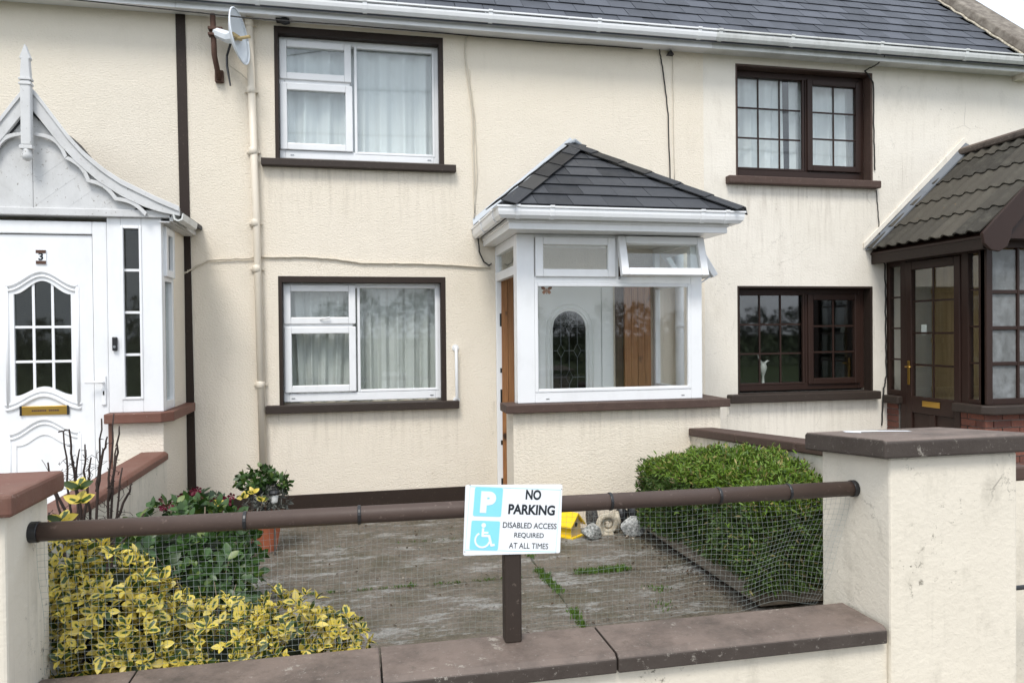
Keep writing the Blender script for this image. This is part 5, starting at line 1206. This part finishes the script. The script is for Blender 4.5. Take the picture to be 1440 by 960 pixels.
for _ in range(n_b):
    f_ = random.random(); u, v = random.random(), random.random()
    if f_ < .42: y = hy0+(hy1-hy0)*u; z = .22-.10*u+(htop(y)-.24+.10*u)*v; x = hx0 - .03 + .08*(1-v)**1.2 + .17*max(0, (v-.66)/.34)**2 + .025*math.sin(y*5+z*7); nr = V3((-1, 0, .15+.6*v*v))
    elif f_ < .75: y = hy0+(hy1-hy0)*u; x = hx0+.03+(hx1-hx0-.03)*v; z = htop(y) - .15*max(0, (.36-v)/.36)**2 - .13*max(0, (u-.84)/.16)**2 - .08*max(0, (.14-u)/.14)**2 + .022*math.sin(y*4.3+1)+.014*math.sin(x*9+y*7); nr = V3((-.5*max(0, .3-v), 0, 1))
    elif f_ < .94: x = hx0+(hx1-hx0)*u; z = .14+(htop(hy0)-.16)*v; y = hy0+.05*max(0, (v-.8)/.2)**2; nr = V3((0, -1, .2+.6*v*v))
    else: x = hx0+(hx1-hx0)*u; z = .22+(htop(hy1)-.24)*v; y = hy1; nr = V3((0, 1, .3))
    lump = .035*math.sin(x*13+y*9)*math.sin(z*11+y*6) + .03*math.sin(x*31+y*27+z*8)*math.sin(z*29-y*33)
    p = V3((x, y, z)) + nr.normalized()*(lump - .10*random.random()**1.3 + .02 + (.05*random.random() if random.random() < .05 else 0))
    M = frame_from(nr.normalized()*.8+V3((0, 0, .15))+rnd_dir()*1.3, rnd_dir()+V3((0, -.3, .5)), random.choice((.014, .022, .03, .046))*random.uniform(.8, 1.2)); M.translation = p; (tips if nr.z > .5 and random.random() < .8 or random.random() < .06 else ms).append(M)
geo_b = ([V3((-.14, .25, 0)), V3((0, 0, 0)), V3((.14, .25, 0)), V3((.11, .6, .03)), V3((0, 1, -.05)), V3((-.11, .6, .03))], [(0, 1, 2, 3, 4, 5)], [(0, .25), (.5, 0), (1, .25), (.9, .6), (.5, 1), (.1, .6)])
leaves_joined('foliage', 'leaf_hedge', geo_b, ms, t); leaves_joined('fresh_lit_tips', 'leaf_hedge_lit_tip', geo_b, tips, t)  # darker shaded sides, brighter lit and fresh top
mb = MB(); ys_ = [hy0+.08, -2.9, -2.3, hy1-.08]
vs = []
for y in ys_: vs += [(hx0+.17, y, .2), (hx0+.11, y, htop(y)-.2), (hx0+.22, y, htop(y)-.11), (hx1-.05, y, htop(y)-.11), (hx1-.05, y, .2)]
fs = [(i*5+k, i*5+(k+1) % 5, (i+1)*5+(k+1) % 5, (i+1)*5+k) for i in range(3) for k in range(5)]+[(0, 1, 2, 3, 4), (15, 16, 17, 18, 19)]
mb.add(vs, fs); mb.build('dark_core', 'hedge_core', t)  # added dark solid: blocks the view through, stands for inner shade

# moss and grass in the joints of the yard
ms = []
def tuft(x, y, n_, sp, h):
    for _ in range(n_):
        M = frame_from(V3((random.uniform(-.6, .6), random.uniform(-.6, .6), 1)), rnd_dir(), h*random.uniform(.5, 1.2)); M.translation = V3((x+random.gauss(0, sp), y+random.gauss(0, sp), .0)); ms.append(M)
for k in range(70):
    y = random.uniform(-3.45, -1.9)
    if math.sin(y*7+.6) > -.6: tuft(1.40+.012*math.sin(y*6), y, 20, .018, .03)
for k in range(60):
    x = random.uniform(1.42, 2.25)
    if math.sin(x*11) > -.6: tuft(x, -2.41, 22, .028, .035)
for k in range(46): tuft(random.uniform(-.6, 1.3), -2.41, 8, .012, .02)
for k in range(14): tuft(random.uniform(-.2, 1.2), -1.24, 6, .012, .02)
tuft(.38, -2.40, 40, .02, .03); tuft(2.1, -2.9, 50, .04, .03); tuft(2.0, -3.2, 40, .05, .03)
o = leaves_joined('joint_grass', 'grass', geo_b, ms, None); tag(o, 'bright green grass and moss in the joints of the yard', 'grass')
ms = []
for _ in range(420):
    x, y = (random.uniform(-.4, 2.6), random.uniform(-3.6, -.2)) if random.random() < .55 else (2.56-abs(random.gauss(0, .12)), random.uniform(-3.4, -1.5))
    M = frame_from(V3((random.uniform(-1, 1), random.uniform(-1, 1), random.uniform(-.1, .25))), V3((0, 0, 1)), random.uniform(.012, .034)); M.translation = V3((x, y, .009)); ms.append(M)
o = leaves_joined('leaf_litter', 'leaf_dry', GEO, ms, None); tag(o, 'scattered dry leaf litter and crumbs on the yard concrete', 'leaf litter')
t = thing('weed', (-.12, -3.75, 0), 'small feathery weed growing from the concrete behind the low shrub', 'weed')
ms = []
for k in range(60):
    a = random.uniform(0, 6.28); z = random.uniform(.0, .3); M = frame_from(V3((math.cos(a), math.sin(a), .8)), V3((0, 0, 1)), .05*(1.2-z*2)); M.translation = V3((-.12, -3.75, z)); ms.append(M)
leaves_joined('leaf_mass', 'leaf_fresh', geo_b, ms, t); stems(t, [(-.12, -3.75, 0)], [(-.12, -3.75, .3)], .004, 'leaf_fresh')

# ================================================================== ORNAMENTS BY THE PORCH
def rockmesh(c, r, seed, mat, name, label, lean=0):
    bm = bmesh.new(); bmesh.ops.create_icosphere(bm, subdivisions=3, radius=1); rn = random.Random(seed)
    ks = [(V3((rn.uniform(-1, 1), rn.uniform(-1, 1), rn.uniform(-1, 1))).normalized(), rn.uniform(.62, .9)) for _ in range(11)]
    for v in bm.verts:
        for d, h in ks:
            q = v.co.dot(d)
            if q > h: v.co -= d*(q-h)*.85
        v.co *= 1+rn.uniform(-.03, .03)
        v.co = V3((v.co.x*r[0] + lean*v.co.z*r[2], v.co.y*r[1], v.co.z*r[2]))
    me = bpy.data.meshes.new(name); bm.to_mesh(me); bm.free(); me.materials.append(MATS[mat])
    zmin = min(v.co.z for v in me.vertices)
    return tag(piece(name, me, None, Matrix.Translation((c[0], c[1], c[2]-zmin-.012))), label, 'rock')
rockmesh((2.07, -1.50, .0), (.105, .09, .085), 1, 'granite', 'rock', 'speckled grey rock in front of the yellow bird house')
rockmesh((2.14, -1.33, .0), (.065, .05, .14), 2, 'rock_dark', 'rock', 'dark upright stone behind the speckled grey rock', -.15)
rockmesh((2.48, -1.50, .0), (.125, .09, .095), 4, 'granite_pale', 'rock', 'pale grey boulder near the hedge')
rockmesh((1.70, -1.36, .0), (.07, .06, .05), 9, 'granite', 'rock', 'small grey rock hidden beside the sign by the porch')
t = thing('bird_house', (1.90, -1.38, 0), 'yellow wooden bird house on the ground beside the sign', 'bird house')
BM = Matrix.Translation((1.90, -1.36, .0)) @ Matrix.Rotation(R(38), 4, 'Z')
def bh(nm, mb, mat): return piece(nm, mb.mesh(nm, mat), t, BM)
bh('wall', MB().prism([(-.075, .0), (.075, .0), (.075, .13), (0, .205), (-.075, .13)], XZ, -.08, .08), 'yellow_paint')
bh('front', MB().prism([(-.068, .01), (.068, .01), (.068, .128), (0, .196), (-.068, .128)], XZ, -.084, -.0805), 'timber_pale')
bh('entrance_hole', MB().tube([(0, -.0865, .115), (0, -.0845, .115)], .02, 14), 'black_plastic')
for s_ in (-1, 1): bh('roof_board', MB().prism([(0, .207), (s_*.11, .098), (s_*.11, .112), (0, .223)], XZ, -.11, .10), 'yellow_paint')
bh('base', MB().box(-.095, .095, -.11, .10, -.002, .012), 'yellow_paint')
t = thing('spiral_ornament', (2.29, -1.36, 0), 'cream spiral shell ornament standing by the porch wall', 'ornament')
pts = []; rad = []
for k in range(60):
    a = k*.26; rr = .012+.0062*a; pts.append((2.27+rr*math.cos(a+2.4), -1.36-.0008*k, .085+rr*math.sin(a+2.4))); rad.append(.008+.0016*a)
MB().tube(pts, rad, 10).build('shell', 'limestone', t, smooth=True); MB().tube([(2.36, -1.34, .01), (2.375, -1.34, .10), (2.365, -1.34, .19)], [.045, .04, .025], 10).build('lip', 'limestone', t, smooth=True)
for nm, x, y, s_, lb in (('lantern', 2.45, -1.26, 1.0, 'black bottle shaped lantern left behind the pale boulder'), ('lantern', 2.575, -1.26, 1.1, 'larger black lantern right behind the pale boulder')):
    t = thing(nm, (x, y, 0), lb, 'lantern', 'black lanterns')
    MB().lathe((x, y, .0), [(.035*s_, 0), (.05*s_, .02), (.055*s_, .11*s_), (.058*s_, .17*s_), (.03*s_, .20*s_), (.018*s_, .22*s_)], 16).build('body', 'black_plastic', t, smooth=True)
    MB().lathe((x, y, .22*s_), [(.024*s_, 0), (.026*s_, .035*s_), (.01*s_, .045*s_)], 14).build('lid', 'black_plastic', t, smooth=True)
t = thing('plant_pot', (2.66, -1.5, 0), 'small black plastic pot right of the pale boulder', 'pot')
MB().lathe((2.66, -1.48, .003), [(.04, 0), (.058, .12), (.064, .12), (.064, .145), (.055, .145), (.05, .12), (.0, .12)], 18).build('pot', 'black_plastic', t); MB().lathe((2.66, -1.48, .118), [(.05, 0), (.05, .01), (0, .012)], 12).build('soil', 'soil', t)

# ================================================================== OVERHEAD LINE ACROSS THE ROAD (mirrored in the panes)
t = thing('utility_pole', (8.5, -14.4, 0), 'wooden utility pole across the road mirrored in the porch window', 'pole')
MB().tube([(8.5, -14.4, -.06), (8.5, -14.4, 9.7)], [.14, .10], 12).build('shaft', 'bark', t, smooth=True); bx('cross_arm', 'bark', t, 7.8, 9.2, -14.46, -14.34, 9.35, 9.47)
for z_, lb in ((9.45, 'upper overhead wire across the road mirrored in the upstairs panes'), (8.1, 'lower overhead wire across the road mirrored in the upstairs panes')):
    tag(MB().tube([(x, -14.4, z_+.0012*(abs(x-8.5)-18)**2-.39) for x in range(-40, 61, 4)], .022, 6).build('overhead_wire', 'cable_black', None), lb, 'wire')

# ================================================================== TREES ACROSS THE ROAD (they show in the window panes)
geo_t = ([V3((-.5, 0, 0)), V3((.5, .1, 0)), V3((.35, .8, .1)), V3((-.3, 1, 0))], [(0, 1, 2, 3)], [(0, 0), (1, 0), (1, 1), (0, 1)]); ms = []
for _ in range(42000):
    x = random.uniform(-45, 85); h = 3.0 + .55*math.sin(x*.21+1) + .45*math.sin(x*.53) + .4*math.sin(x*1.37+2) + .3*math.sin(x*3.1)
    z = .1 + (h)*random.random()**.8; wd = 2.2*(1-.75*(z/h)**2)
    M = frame_from(rnd_dir()+V3((0, 0, .4)), rnd_dir(), random.uniform(.07, .26)); M.translation = V3((x + random.uniform(-.3, .3), -31+random.uniform(-wd, wd), z)); ms.append(M)
o = leaves_joined('tree_line', 'leaf_tree', geo_t, ms, None); tag(o, 'dark line of trees across the road mirrored in the window panes', 'trees')
